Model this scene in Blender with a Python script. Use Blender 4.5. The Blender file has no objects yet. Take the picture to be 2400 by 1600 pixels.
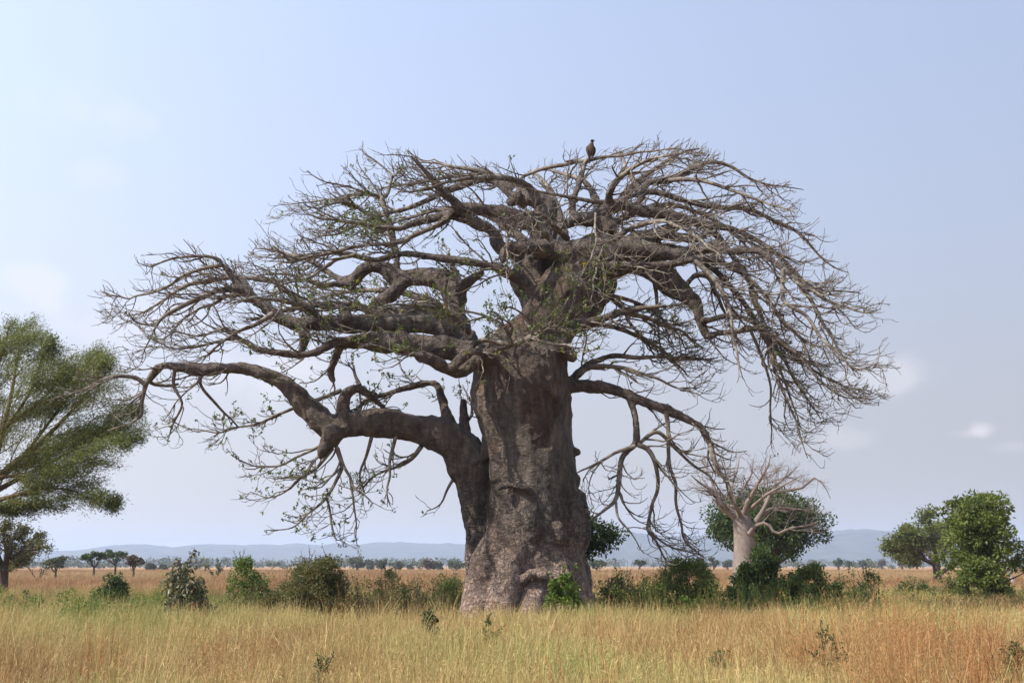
import bpy, math
import numpy as np
from mathutils import Vector, kdtree

# ------------------------------------------------------------------ camera, sky, sun
SC = bpy.context.scene
COL = SC.collection
R_ = math.radians
FPX = 2573.0                       # focal length in pixels of the 2400 px wide photograph
TILT = math.atan(525.0 / FPX)      # horizon lies 525 px under the middle of the frame
CT, ST = math.cos(TILT), math.sin(TILT)
CAMZ = 2.3
cam_d = bpy.data.cameras.new('camera'); cam = bpy.data.objects.new('camera', cam_d); COL.objects.link(cam)
cam.location = (0, 0, CAMZ); cam.rotation_euler = (math.pi / 2 + TILT, 0, 0)
cam_d.sensor_width = 36; cam_d.lens = 36 * FPX / 2400; cam_d.clip_end = 40000; cam_d.clip_start = 0.1
SC.camera = cam

SUN_EL, SUN_AZ = R_(45), R_(-110)   # azimuth from +Y, clockwise seen from above: the sun stands to the left
SUN_DIR = Vector((math.sin(SUN_AZ) * math.cos(SUN_EL), math.cos(SUN_AZ) * math.cos(SUN_EL), math.sin(SUN_EL)))
sun_d = bpy.data.lights.new('sun', 'SUN'); sun_d.energy = 5.0; sun_d.angle = R_(0.53); sun_d.color = (1.0, 0.93, 0.82)
sun = bpy.data.objects.new('sun', sun_d); COL.objects.link(sun)
sun.rotation_euler = SUN_DIR.to_track_quat('Z', 'Y').to_euler(); sun.location = (-60, -10, 60)

SC.view_settings.view_transform = 'Standard'; SC.view_settings.look = 'None'
SC.view_settings.exposure = 0.55; SC.view_settings.gamma = 1.0; SC.view_settings.use_curve_mapping = False


def at(px, py, Y):
    """world point seen at photograph pixel (px, py) on the upright plane y = Y"""
    xc = (px - 1200) / FPX; yc = (800 - py) / FPX
    s = Y / (CT - yc * ST)
    return np.array((xc * s, Y, CAMZ + s * (ST + yc * CT)))


def mpp(Y):                          # metres per photograph pixel at distance Y (near the horizon)
    return Y * CT / FPX + 0 * Y


def project(P):
    x = P[..., 0]; y = P[..., 1]; z = P[..., 2] - CAMZ
    f = y * CT + z * ST; u = -y * ST + z * CT
    return 1200 + FPX * x / f, 800 - FPX * u / f


HAZE_K, HAZE_G, HAZE_RGB, HAZE_LOW = .48, .31, (8.9, 11.2, 16.6), (8.5, 8.45, 8.6)


def build_world():
    w = bpy.data.worlds.new('World'); SC.world = w; w.use_nodes = True
    nt = w.node_tree; nt.nodes.clear(); N = nt.nodes.new; L = nt.links.new
    sky = N('ShaderNodeTexSky'); sky.sky_type = 'NISHITA'; sky.sun_disc = False
    sky.sun_elevation = SUN_EL; sky.sun_rotation = SUN_AZ
    sky.altitude = 300; sky.air_density = 1.0; sky.dust_density = 3.0; sky.ozone_density = 2.2
    tc = N('ShaderNodeTexCoord')
    # haze in the high air: thicker towards the horizon (longer path), brighter towards the sun (forward scattering)
    def math_(op, a, b=None, clamp=False):
        q = N('ShaderNodeMath'); q.operation = op; q.use_clamp = clamp
        for k, v in enumerate((a, b)):
            if v is None: continue
            if isinstance(v, (int, float)): q.inputs[k].default_value = v
            else: L(v, q.inputs[k])
        return q.outputs[0]
    sep = N('ShaderNodeSeparateXYZ'); L(tc.outputs['Generated'], sep.inputs[0])
    path = math_('DIVIDE', -HAZE_K, math_('MAXIMUM', math_('ADD', sep.outputs['Z'], .03), .03))
    amount = math_('SUBTRACT', 1.0, math_('EXPONENT', path))
    dt = N('ShaderNodeVectorMath'); dt.operation = 'DOT_PRODUCT'; dt.inputs[1].default_value = SUN_DIR; L(tc.outputs['Generated'], dt.inputs[0])
    G = HAZE_G
    ph = math_('MULTIPLY', math_('POWER', math_('SUBTRACT', 1 + G * G, math_('MULTIPLY', dt.outputs['Value'], 2 * G)), -1.5), 1 - G * G)
    tone = N('ShaderNodeMix'); tone.data_type = 'RGBA'; tone.inputs[6].default_value = (*HAZE_RGB, 1); tone.inputs[7].default_value = (*HAZE_LOW, 1); L(math_('POWER', amount, 2.5), tone.inputs[0])
    col = N('ShaderNodeVectorMath'); col.operation = 'SCALE'; L(tone.outputs[2], col.inputs[0]); L(ph, col.inputs['Scale'])
    veil = N('ShaderNodeMix'); veil.data_type = 'RGBA'
    L(amount, veil.inputs[0]); L(sky.outputs[0], veil.inputs[6]); L(col.outputs[0], veil.inputs[7])
    last = veil.outputs[2]
    noise = N('ShaderNodeTexNoise'); noise.inputs['Scale'].default_value = 22; noise.inputs['Detail'].default_value = 6
    L(tc.outputs['Generated'], noise.inputs['Vector'])
    # (px, py, size x, size z, strength): small fair-weather clouds
    for px, py, sx, sz, k in [(2296, 1004, .016, .0100, .34), (2278, 1014, .022, .0065, .26), (2375, 1046, .02, .007, .12), (82, 668, .034, .028, .28),
                              (240, 255, .075, .028, .16), (225, 410, .03, .016, .12), (660, 880, .11, .032, .30),
                              (2085, 880, .055, .022, .28), (360, 760, .09, .03, .2), (1980, 1030, .035, .014, .16),
                              (30, 860, .08, .03, .25)]:
        d = Vector(at(px, py, 100.0) - np.array((0, 0, CAMZ))).normalized()
        sub = N('ShaderNodeVectorMath'); sub.operation = 'SUBTRACT'; sub.inputs[1].default_value = d
        L(tc.outputs['Generated'], sub.inputs[0])
        mul = N('ShaderNodeVectorMath'); mul.operation = 'MULTIPLY'; mul.inputs[1].default_value = (1 / sx, 1 / sx, 1 / sz)
        L(sub.outputs[0], mul.inputs[0])
        ln = N('ShaderNodeVectorMath'); ln.operation = 'LENGTH'; L(mul.outputs[0], ln.inputs[0])
        nz = N('ShaderNodeMath'); nz.operation = 'MULTIPLY_ADD'; nz.inputs[1].default_value = 2.2; L(noise.outputs[0], nz.inputs[0])
        L(ln.outputs['Value'], nz.inputs[2])
        mr = N('ShaderNodeMapRange'); mr.interpolation_type = 'SMOOTHERSTEP'
        mr.inputs[1].default_value = 2.15; mr.inputs[2].default_value = 1.15; mr.inputs[3].default_value = 0; mr.inputs[4].default_value = k
        L(nz.outputs[0], mr.inputs[0])
        mx = N('ShaderNodeMix'); mx.data_type = 'RGBA'; mx.inputs[7].default_value = (10.4, 9.9, 10.1, 1)
        L(mr.outputs[0], mx.inputs[0]); L(last, mx.inputs[6]); last = mx.outputs[2]
    bg = N('ShaderNodeBackground'); bg.inputs[1].default_value = 0.073
    out = N('ShaderNodeOutputWorld'); L(last, bg.inputs[0]); L(bg.outputs[0], out.inputs[0])


build_world()
cy = SC.cycles
cy.max_bounces = 6; cy.diffuse_bounces = 3; cy.glossy_bounces = 2; cy.transmission_bounces = 3
cy.transparent_max_bounces = 4; cy.volume_bounces = 1; cy.use_denoising = True
try:
    cy.denoiser = 'OPENIMAGEDENOISE'
except Exception:
    pass
cy.sample_clamp_indirect = 6

rng = np.random.default_rng(7)


# ------------------------------------------------------------------ small numeric helpers
def unit(v):
    return v / np.maximum(np.linalg.norm(v, axis=-1, keepdims=True), 1e-9)


def _hash(i, j, k):
    h = (i * 374761393 + j * 668265263 + k * 2147483647 + 1013904223) & 0xFFFFFFFF
    h = ((h ^ (h >> 13)) * 1274126177) & 0xFFFFFFFF
    h = (h ^ (h >> 16)) & 0xFFFF
    return h / 32767.5 - 1.0


def vnoise(P):
    Pf = np.floor(P); f = P - Pf; I = Pf.astype(np.int64); f = f * f * (3 - 2 * f); r = 0
    for a in (0, 1):
        wx = f[:, 0] if a else 1 - f[:, 0]
        for b in (0, 1):
            wy = f[:, 1] if b else 1 - f[:, 1]
            for c in (0, 1):
                wz = f[:, 2] if c else 1 - f[:, 2]
                r = r + wx * wy * wz * _hash(I[:, 0] + a, I[:, 1] + b, I[:, 2] + c)
    return r


def fbm(P, n=3):
    r = 0; a = 1.0
    for _ in range(n):
        r = r + a * vnoise(P); P = P * 2.03 + 17.3; a *= 0.5
    return r


def in_poly(x, y, poly):
    poly = np.asarray(poly, float); ins = np.zeros(np.shape(x), bool); j = len(poly) - 1
    for i in range(len(poly)):
        xi, yi = poly[i]; xj, yj = poly[j]
        c = ((yi > y) != (yj > y)) & (x < (xj - xi) * (y - yi) / (yj - yi + 1e-12) + xi)
        ins ^= c; j = i
    return ins


# ------------------------------------------------------------------ mesh helpers
def make_mesh(name, V, faces, mat, smooth=True, tint=None):
    """faces: list of (M, 3) / (M, 4) index arrays; tint: one value per face"""
    me = bpy.data.meshes.new(name); V = np.ascontiguousarray(V, np.float32)
    me.vertices.add(len(V)); me.vertices.foreach_set('co', V.ravel())
    faces = [np.asarray(f, np.int32) for f in faces if len(f)]
    tot = np.concatenate([np.full(len(f), f.shape[1], np.int32) for f in faces])
    idx = np.concatenate([f.ravel() for f in faces])
    me.loops.add(len(idx)); me.loops.foreach_set('vertex_index', idx)
    me.polygons.add(len(tot)); st = np.concatenate([[0], np.cumsum(tot)[:-1]]).astype(np.int32)
    me.polygons.foreach_set('loop_start', st)
    me.polygons.foreach_set('use_smooth', np.full(len(tot), smooth, bool))
    me.update(calc_edges=True); me.validate()
    if tint is not None:
        a = me.attributes.new('tint', 'FLOAT', 'FACE'); a.data.foreach_set('value', np.asarray(tint, np.float32))
    if mat: me.materials.append(mat)
    return me


def link(name, me, parent=None, kind=None, loc=None):
    o = bpy.data.objects.new(name, me); COL.objects.link(o)
    if parent is not None: o.parent = parent
    if loc is not None: o.location = loc
    if kind: o['kind'] = kind
    return o


def thing(name, label, cat, loc=(0, 0, 0), group=None):
    o = bpy.data.objects.new(name, None); COL.objects.link(o); o.location = loc; o.empty_display_size = .3
    o['label'] = label; o['category'] = cat
    if group: o['group'] = group
    return o


def merge(parts):
    """parts: (V, F[, tint]) with quads -> V, F, tint"""
    Vs, Fs, Ts, n = [], [], [], 0
    for p in parts:
        if len(p[0]) == 0: continue
        Vs.append(p[0]); Fs.append(p[1] + n); n += len(p[0])
        Ts.append(p[2] if len(p) > 2 else np.zeros(len(p[1])))
    if not Vs: return np.zeros((0, 3)), np.zeros((0, 4), int), np.zeros(0)
    return np.concatenate(Vs), np.concatenate(Fs), np.concatenate(Ts)


def tubes(P, R, S=5):
    """P (N,K,3), R (N,K): N tapered tubes of K rings"""
    N, K = R.shape
    if N == 0: return np.zeros((0, 3)), np.zeros((0, 4), int)
    T = unit(np.gradient(P, axis=1))
    m = unit(P[:, -1] - P[:, 0] + 1e-6)
    ref = np.where(np.abs(m[:, 2:3]) < .75, np.array([[0, 0, 1.]]), np.array([[1., 0, 0]]))[:, None, :]
    U = unit(np.cross(T, np.broadcast_to(ref, T.shape))); W = np.cross(T, U)
    a = np.arange(S) * 2 * math.pi / S
    V = P[:, :, None, :] + R[:, :, None, None] * (U[:, :, None, :] * np.cos(a)[None, None, :, None] + W[:, :, None, :] * np.sin(a)[None, None, :, None])
    V = V.reshape(-1, 3)
    n, k, s = np.meshgrid(np.arange(N), np.arange(K - 1), np.arange(S), indexing='ij')
    b = (n * K + k) * S; s2 = (s + 1) % S
    F = np.stack([b + s, b + s2, b + S + s2, b + S + s], -1).reshape(-1, 4)
    return V, F


def leaves(C, size, aspect=.5, up=.4, rg=rng, axis=None, droop=0.0, tint=None):
    """one folded diamond leaf per centre"""
    N = len(C)
    if N == 0: return np.zeros((0, 3)), np.zeros((0, 4), int), np.zeros(0)
    ax = unit(rg.normal(size=(N, 3))) if axis is None else unit(axis + .55 * rg.normal(size=(N, 3)))
    ax[:, 2] -= droop; ax = unit(ax)
    nr = rg.normal(size=(N, 3)); nr[:, 2] += up * 2.5; nr = unit(nr)
    side = unit(np.cross(ax, nr)); nr = np.cross(side, ax)
    L = (np.broadcast_to(size, N) * rg.uniform(.7, 1.35, N))[:, None]; Wd = L * aspect * .5
    b = C - ax * L * .5; t = C + ax * L * .5; m = C - ax * L * .05
    V = np.stack([b, m + side * Wd + nr * L * .08, t - nr * L * .1, m - side * Wd + nr * L * .08], 1).reshape(-1, 3)
    F = np.arange(N * 4).reshape(N, 4)
    return V, F, (rg.uniform(0, 1, N) if tint is None else tint)


def catmull(pts, n):
    """pts (M, D) -> (n, D), evenly by chord length"""
    p = np.asarray(pts, float)
    if len(p) < 3:
        t = np.linspace(0, 1, n)[:, None]; return p[0] * (1 - t) + p[-1] * t
    d = np.concatenate([[0], np.cumsum(np.linalg.norm(np.diff(p[:, :3], axis=0), axis=1) + 1e-6)])
    q = np.vstack([2 * p[0] - p[1], p, 2 * p[-1] - p[-2]])
    s = np.linspace(0, d[-1], n); i = np.clip(np.searchsorted(d, s, side='right') - 1, 0, len(p) - 2)
    t = ((s - d[i]) / (d[i + 1] - d[i]))[:, None]
    p0, p1, p2, p3 = q[i], q[i + 1], q[i + 2], q[i + 3]
    return .5 * (2 * p1 + (p2 - p0) * t + (2 * p0 - 5 * p1 + 4 * p2 - p3) * t ** 2 + (3 * p1 - p0 - 3 * p2 + p3) * t ** 3)


def grow(start, d, length, K, centre=None, out=0.0, grav=0.0, lift=0.0, wander=.15, rg=rng):
    """N curved shoots at once; grav pulls the first half down, lift turns the tips up"""
    N = len(start); P = np.zeros((N, K, 3)); P[:, 0] = start; d = unit(d.copy()); st = (length / (K - 1))[:, None]
    for k in range(1, K):
        f = k / (K - 1); d = d + wander * rg.normal(size=(N, 3))
        if centre is not None:
            o = P[:, k - 1] - centre; o[:, 2] = 0; d = d + out * unit(o)
        d[:, 2] += -grav * (1 - f) + lift * f
        d = unit(d); P[:, k] = P[:, k - 1] + d * st
    return P


def spawn(P, R, per, t0, t1, ang, rg=rng, flat=1.0):
    """side shoots from tubes (P, R): start points, directions, radii, t"""
    N, K = R.shape
    cnt = np.floor(np.broadcast_to(per, N) + rg.uniform(0, 1, N)).astype(int)
    idx = np.repeat(np.arange(N), cnt); M = len(idx)
    t = rg.uniform(t0, t1, M) * (K - 1); i = np.minimum(t.astype(int), K - 2); f = (t - i)[:, None]
    s = P[idx, i] * (1 - f) + P[idx, i + 1] * f; tg = unit(P[idx, i + 1] - P[idx, i])
    r = R[idx, i] * (1 - f[:, 0]) + R[idx, i + 1] * f[:, 0]
    q = rg.normal(size=(M, 3)); q[:, 2] *= flat; q = unit(q - tg * (q * tg).sum(1, keepdims=True))
    a = rg.uniform(ang[0], ang[1], M)[:, None]
    return s, tg * np.cos(a) + q * np.sin(a), r, t / (K - 1), idx


def taper(r0, K, end=.3):
    return r0[:, None] * np.linspace(1, end, K)[None, :]


# ------------------------------------------------------------------ materials
def mat_new(name):
    m = bpy.data.materials.new(name); m.use_nodes = True; nt = m.node_tree; nt.nodes.clear()
    return m, nt, nt.nodes.new, nt.links.new


def ramp(N, stops):
    r = N('ShaderNodeValToRGB'); e = r.color_ramp.elements
    while len(e) < len(stops): e.new(.5)
    for el, (p, c) in zip(e, stops): el.position = p; el.color = (*c, 1)
    return r


def bark_mat(name, stops, scale=3.0, bump=.5, zsq=.4, rough=.9, lichen=None):
    m, nt, N, L = mat_new(name)
    tc = N('ShaderNodeTexCoord'); mp = N('ShaderNodeMapping'); mp.inputs['Scale'].default_value = (1, 1, zsq); L(tc.outputs['Object'], mp.inputs[0])
    n1 = N('ShaderNodeTexNoise'); n1.inputs['Scale'].default_value = scale; n1.inputs['Detail'].default_value = 8; n1.inputs['Roughness'].default_value = .65
    L(mp.outputs[0], n1.inputs['Vector'])
    r = ramp(N, stops); L(n1.outputs[0], r.inputs[0])
    n2 = N('ShaderNodeTexNoise'); n2.inputs['Scale'].default_value = scale * 7; n2.inputs['Detail'].default_value = 6; n2.inputs['Roughness'].default_value = .7
    L(mp.outputs[0], n2.inputs['Vector'])
    mx = N('ShaderNodeMix'); mx.data_type = 'RGBA'; mx.blend_type = 'OVERLAY'; mx.inputs[0].default_value = .55
    L(r.outputs[0], mx.inputs[6]); L(n2.outputs[0], mx.inputs[7]); colour = mx.outputs[2]
    if lichen:
        n3 = N('ShaderNodeTexNoise'); n3.inputs['Scale'].default_value = 4.5; n3.inputs['Detail'].default_value = 4; L(tc.outputs['Object'], n3.inputs['Vector'])
        rr = ramp(N, [(.52, (0, 0, 0)), (.62, (1, 1, 1))]); L(n3.outputs[0], rr.inputs[0])
        mm = N('ShaderNodeMix'); mm.data_type = 'RGBA'; mm.inputs[7].default_value = (*lichen, 1)
        k = N('ShaderNodeMath'); k.operation = 'MULTIPLY'; k.inputs[1].default_value = .6; L(rr.outputs[0], k.inputs[0])
        L(k.outputs[0], mm.inputs[0]); L(colour, mm.inputs[6]); colour = mm.outputs[2]
    b = N('ShaderNodeBsdfPrincipled'); b.inputs['Roughness'].default_value = rough; b.inputs['Specular IOR Level'].default_value = .2
    L(colour, b.inputs['Base Color'])
    ad = N('ShaderNodeMath'); ad.operation = 'ADD'; L(n1.outputs[0], ad.inputs[0]); L(n2.outputs[0], ad.inputs[1])
    bp = N('ShaderNodeBump'); bp.inputs['Strength'].default_value = bump; bp.inputs['Distance'].default_value = .06
    L(ad.outputs[0], bp.inputs['Height']); L(bp.outputs[0], b.inputs['Normal'])
    o = N('ShaderNodeOutputMaterial'); L(b.outputs[0], o.inputs[0])
    return m


def trunk_mat():
    """wrinkled elephant-hide bark: folds, pits, rusty stains and rubbed skin painted paler for sunlight"""
    m, nt, N, L = mat_new('baobab_bark')
    tc = N('ShaderNodeTexCoord')

    def noise(scale, sq, detail, rough=.6, dist=0):
        mp = N('ShaderNodeMapping'); mp.inputs['Scale'].default_value = sq; L(tc.outputs['Object'], mp.inputs[0])
        n = N('ShaderNodeTexNoise'); n.inputs['Scale'].default_value = scale; n.inputs['Detail'].default_value = detail
        n.inputs['Roughness'].default_value = rough; n.inputs['Distortion'].default_value = dist; L(mp.outputs[0], n.inputs['Vector']); return n
    big = noise(.9, (1, 1, .5), 6); mid = noise(4.5, (1, 1, .35), 8, .7); wr = noise(3.2, (1, 1, 2.6), 7, .68, .6); fine = noise(26, (1, 1, .7), 6, .7)
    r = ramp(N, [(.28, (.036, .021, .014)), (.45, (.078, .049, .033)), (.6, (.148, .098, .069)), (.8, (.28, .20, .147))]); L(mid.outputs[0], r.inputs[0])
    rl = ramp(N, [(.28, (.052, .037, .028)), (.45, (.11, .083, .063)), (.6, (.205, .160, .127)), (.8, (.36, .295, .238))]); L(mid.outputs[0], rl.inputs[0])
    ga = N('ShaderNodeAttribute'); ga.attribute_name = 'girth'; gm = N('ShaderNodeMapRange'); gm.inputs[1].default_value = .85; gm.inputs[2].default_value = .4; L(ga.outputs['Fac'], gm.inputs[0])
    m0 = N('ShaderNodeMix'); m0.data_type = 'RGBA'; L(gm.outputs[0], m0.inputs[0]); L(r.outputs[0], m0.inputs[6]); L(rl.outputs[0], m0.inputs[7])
    st = noise(1.1, (1, 1, .6), 5, .6, .5); rs = ramp(N, [(.55, (0, 0, 0)), (.68, (1, 1, 1))]); L(st.outputs[0], rs.inputs[0])
    k = N('ShaderNodeMath'); k.operation = 'MULTIPLY'; k.inputs[1].default_value = .45; L(rs.outputs[0], k.inputs[0])
    m1 = N('ShaderNodeMix'); m1.data_type = 'RGBA'; m1.inputs[7].default_value = (.13, .066, .038, 1); L(k.outputs[0], m1.inputs[0]); L(m0.outputs[2], m1.inputs[6])
    m2 = N('ShaderNodeMix'); m2.data_type = 'RGBA'; m2.blend_type = 'OVERLAY'; m2.inputs[0].default_value = .3; L(m1.outputs[2], m2.inputs[6]); L(fine.outputs[0], m2.inputs[7])
    m3 = N('ShaderNodeMix'); m3.data_type = 'RGBA'; m3.blend_type = 'MULTIPLY'; m3.inputs[0].default_value = .8
    rb = ramp(N, [(.3, (.62, .62, .63)), (.6, (1, 1, 1))]); L(big.outputs[0], rb.inputs[0]); L(m2.outputs[2], m3.inputs[6]); L(rb.outputs[0], m3.inputs[7])
    # bark creases: colour darkens along long wandering wrinkles, level on the belly of the trunk and upright on the foot
    creases = []
    for sc, sq, w in ((2.1, (1, 1, 1.9), .055), (3.8, (1, 1, .30), .045), (4.5, (1, 1, 1.0), .02)):
        nn_ = noise(sc, sq, 3, .5, .9)
        e0 = N('ShaderNodeMath'); e0.operation = 'SUBTRACT'; e0.inputs[1].default_value = .5; L(nn_.outputs[0], e0.inputs[0])
        e9 = N('ShaderNodeMath'); e9.operation = 'ABSOLUTE'; L(e0.outputs[0], e9.inputs[0])
        q = N('ShaderNodeMapRange'); q.inputs[1].default_value = 0; q.inputs[2].default_value = w; L(e9.outputs[0], q.inputs[0]); creases.append(q.outputs[0])
    c1 = N('ShaderNodeMath'); c1.operation = 'MULTIPLY'; L(creases[0], c1.inputs[0]); L(creases[1], c1.inputs[1])
    c2 = N('ShaderNodeMath'); c2.operation = 'MULTIPLY'; L(c1.outputs[0], c2.inputs[0]); L(creases[2], c2.inputs[1])
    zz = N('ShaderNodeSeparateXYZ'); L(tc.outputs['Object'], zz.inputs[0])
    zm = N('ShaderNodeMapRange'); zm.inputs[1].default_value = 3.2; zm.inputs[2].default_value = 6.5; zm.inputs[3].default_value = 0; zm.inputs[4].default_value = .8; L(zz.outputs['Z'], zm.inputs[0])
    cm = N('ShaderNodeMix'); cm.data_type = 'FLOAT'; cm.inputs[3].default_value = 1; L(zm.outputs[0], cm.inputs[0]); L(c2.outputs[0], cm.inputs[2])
    b = N('ShaderNodeBsdfPrincipled'); b.inputs['Roughness'].default_value = .62; b.inputs['Specular IOR Level'].default_value = .32; 
    # skin rubbed pale by elephants round the foot, painted paler for sunlight, bark above darker for shade, with a ragged upper edge
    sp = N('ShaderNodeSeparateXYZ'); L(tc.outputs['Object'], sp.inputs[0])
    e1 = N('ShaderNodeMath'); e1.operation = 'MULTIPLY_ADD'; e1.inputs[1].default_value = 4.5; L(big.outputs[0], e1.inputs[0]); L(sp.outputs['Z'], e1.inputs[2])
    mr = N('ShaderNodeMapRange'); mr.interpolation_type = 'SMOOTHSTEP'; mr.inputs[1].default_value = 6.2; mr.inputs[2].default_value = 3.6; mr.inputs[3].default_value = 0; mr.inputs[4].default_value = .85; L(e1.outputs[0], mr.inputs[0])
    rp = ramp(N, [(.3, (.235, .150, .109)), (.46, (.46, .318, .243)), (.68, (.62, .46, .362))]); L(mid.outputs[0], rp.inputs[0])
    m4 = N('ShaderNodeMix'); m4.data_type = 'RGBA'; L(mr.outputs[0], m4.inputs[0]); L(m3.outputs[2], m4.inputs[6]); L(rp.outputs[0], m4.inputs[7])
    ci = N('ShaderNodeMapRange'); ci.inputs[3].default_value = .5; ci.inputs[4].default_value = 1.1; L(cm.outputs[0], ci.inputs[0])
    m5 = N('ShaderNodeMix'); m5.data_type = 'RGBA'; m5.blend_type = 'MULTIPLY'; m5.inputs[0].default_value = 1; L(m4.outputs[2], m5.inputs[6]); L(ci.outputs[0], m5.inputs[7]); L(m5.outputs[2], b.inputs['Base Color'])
    a1 = N('ShaderNodeMath'); a1.operation = 'MULTIPLY_ADD'; a1.inputs[1].default_value = 1.5; L(wr.outputs[0], a1.inputs[0]); L(mid.outputs[0], a1.inputs[2])
    a2 = N('ShaderNodeMath'); a2.operation = 'MULTIPLY_ADD'; a2.inputs[1].default_value = .14; L(fine.outputs[0], a2.inputs[0]); L(a1.outputs[0], a2.inputs[2])
    a3 = N('ShaderNodeMath'); a3.operation = 'MULTIPLY_ADD'; a3.inputs[1].default_value = .5; L(cm.outputs[0], a3.inputs[0]); L(a2.outputs[0], a3.inputs[2])
    bp = N('ShaderNodeBump'); bp.inputs['Strength'].default_value = 1.0; bp.inputs['Distance'].default_value = .2; L(a3.outputs[0], bp.inputs['Height']); L(bp.outputs[0], b.inputs['Normal'])
    o = N('ShaderNodeOutputMaterial'); L(b.outputs[0], o.inputs[0])
    return m


def leaf_mat(name, stops, trans=.3, rough=.5, spec=.3):
    m, nt, N, L = mat_new(name)
    a = N('ShaderNodeAttribute'); a.attribute_name = 'tint'; r = ramp(N, stops); L(a.outputs['Fac'], r.inputs[0])
    b = N('ShaderNodeBsdfPrincipled'); b.inputs['Roughness'].default_value = rough; b.inputs['Specular IOR Level'].default_value = spec
    t = N('ShaderNodeBsdfTranslucent'); mx = N('ShaderNodeMixShader'); mx.inputs[0].default_value = trans
    h = N('ShaderNodeHueSaturation'); h.inputs['Value'].default_value = 1.3; h.inputs['Saturation'].default_value = 1.1; L(r.outputs[0], h.inputs['Color'])
    L(r.outputs[0], b.inputs['Base Color']); L(h.outputs[0], t.inputs[0]); L(b.outputs[0], mx.inputs[1]); L(t.outputs[0], mx.inputs[2])
    o = N('ShaderNodeOutputMaterial'); L(mx.outputs[0], o.inputs[0])
    return m


def grass_mat(name, stops, patch=.13, trans=.3, tint_w=.45):
    """colour by patches of the meadow (world position) and by blade"""
    m, nt, N, L = mat_new(name)
    g = N('ShaderNodeNewGeometry'); n = N('ShaderNodeTexNoise'); n.inputs['Scale'].default_value = patch; n.inputs['Detail'].default_value = 4
    mp = N('ShaderNodeMapping'); mp.inputs['Scale'].default_value = (1, .7, 0); L(g.outputs['Position'], mp.inputs[0]); L(mp.outputs[0], n.inputs['Vector'])
    a = N('ShaderNodeAttribute'); a.attribute_name = 'tint'
    oi = N('ShaderNodeObjectInfo')
    s1 = N('ShaderNodeMath'); s1.operation = 'MULTIPLY_ADD'; s1.inputs[1].default_value = tint_w; s1.inputs[2].default_value = -tint_w / 2; L(a.outputs['Fac'], s1.inputs[0])
    s2 = N('ShaderNodeMath'); s2.operation = 'MULTIPLY_ADD'; s2.inputs[1].default_value = .22; s2.inputs[2].default_value = -.11; L(oi.outputs['Random'], s2.inputs[0])
    ct = N('ShaderNodeMapRange'); ct.inputs[1].default_value = .27; ct.inputs[2].default_value = .66; L(n.outputs[0], ct.inputs[0])
    s3 = N('ShaderNodeMath'); s3.operation = 'ADD'; L(s1.outputs[0], s3.inputs[0]); L(s2.outputs[0], s3.inputs[1])
    s4 = N('ShaderNodeMath'); s4.operation = 'ADD'; s4.use_clamp = True; L(s3.outputs[0], s4.inputs[0]); L(ct.outputs[0], s4.inputs[1])
    r = ramp(N, stops); L(s4.outputs[0], r.inputs[0])
    b = N('ShaderNodeBsdfPrincipled'); b.inputs['Roughness'].default_value = .6; b.inputs['Specular IOR Level'].default_value = .25; L(r.outputs[0], b.inputs['Base Color'])
    t = N('ShaderNodeBsdfTranslucent'); L(r.outputs[0], t.inputs[0]); mx = N('ShaderNodeMixShader'); mx.inputs[0].default_value = trans
    L(b.outputs[0], mx.inputs[1]); L(t.outputs[0], mx.inputs[2]); o = N('ShaderNodeOutputMaterial'); L(mx.outputs[0], o.inputs[0])
    return m


def plain_mat(name, col, rough=.7, var=.25, scale=20):
    m, nt, N, L = mat_new(name); tc = N('ShaderNodeTexCoord'); n = N('ShaderNodeTexNoise'); n.inputs['Scale'].default_value = scale; n.inputs['Detail'].default_value = 5
    L(tc.outputs['Object'], n.inputs['Vector']); c = np.array(col)
    r = ramp(N, [(.3, tuple(c * (1 - var))), (.7, tuple(np.minimum(c * (1 + var), 1)))]); L(n.outputs[0], r.inputs[0])
    b = N('ShaderNodeBsdfPrincipled'); b.inputs['Roughness'].default_value = rough; b.inputs['Specular IOR Level'].default_value = .3; L(r.outputs[0], b.inputs['Base Color'])
    o = N('ShaderNodeOutputMaterial'); L(b.outputs[0], o.inputs[0]); return m


M = {}
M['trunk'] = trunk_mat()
M['twig'] = bark_mat('baobab_twig_bark', [(.3, (0.05702, 0.04226, 0.03153)), (.5, (0.1241, 0.09727, 0.0758)), (.72, (0.2281, 0.1945, 0.1576))], 3.0, .25, 1, .8, lichen=(.27, .265, .22))
M['grey_bark'] = bark_mat('grey_bark', [(.3, (0.086, 0.0688, 0.0559)), (.7, (0.2064, 0.172, 0.1419))], 5, .6, .3)
M['brown_bark'] = bark_mat('dark_brown_bark', [(.3, (0.043, 0.03182, 0.02408)), (.7, (0.1118, 0.08428, 0.0645))], 5, .6, .3)
M['fever_bark'] = bark_mat('ochre_bark', [(.3, (.06, .042, .022)), (.7, (.145, .10, .05))], 5, .4, .4)
M['pink_bark'] = bark_mat('pinkish_grey_bark', [(.3, (.12, .094, .078)), (.7, (.245, .20, .17))], 1.6, .45, .5)
M['pale_bark'] = bark_mat('bleached_dead_wood', [(.3, (.32, .28, .25)), (.7, (.52, .48, .44))], 5, .3, .4)
M['leaf_baobab'] = leaf_mat('baobab_leaf', [(0, (0.046, 0.0782, 0.01656)), (.55, (0.1104, 0.1472, 0.0322)), (.85, (0.2024, 0.2024, 0.046)), (1, (0.3312, 0.2024, 0.0368))], .35)
M['leaf_dark'] = leaf_mat('dark_green_leaf', [(0, (0.02208, 0.04048, 0.01104)), (.6, (0.0506, 0.0828, 0.0184)), (1, (0.1104, 0.1426, 0.03312))], .25)
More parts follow.
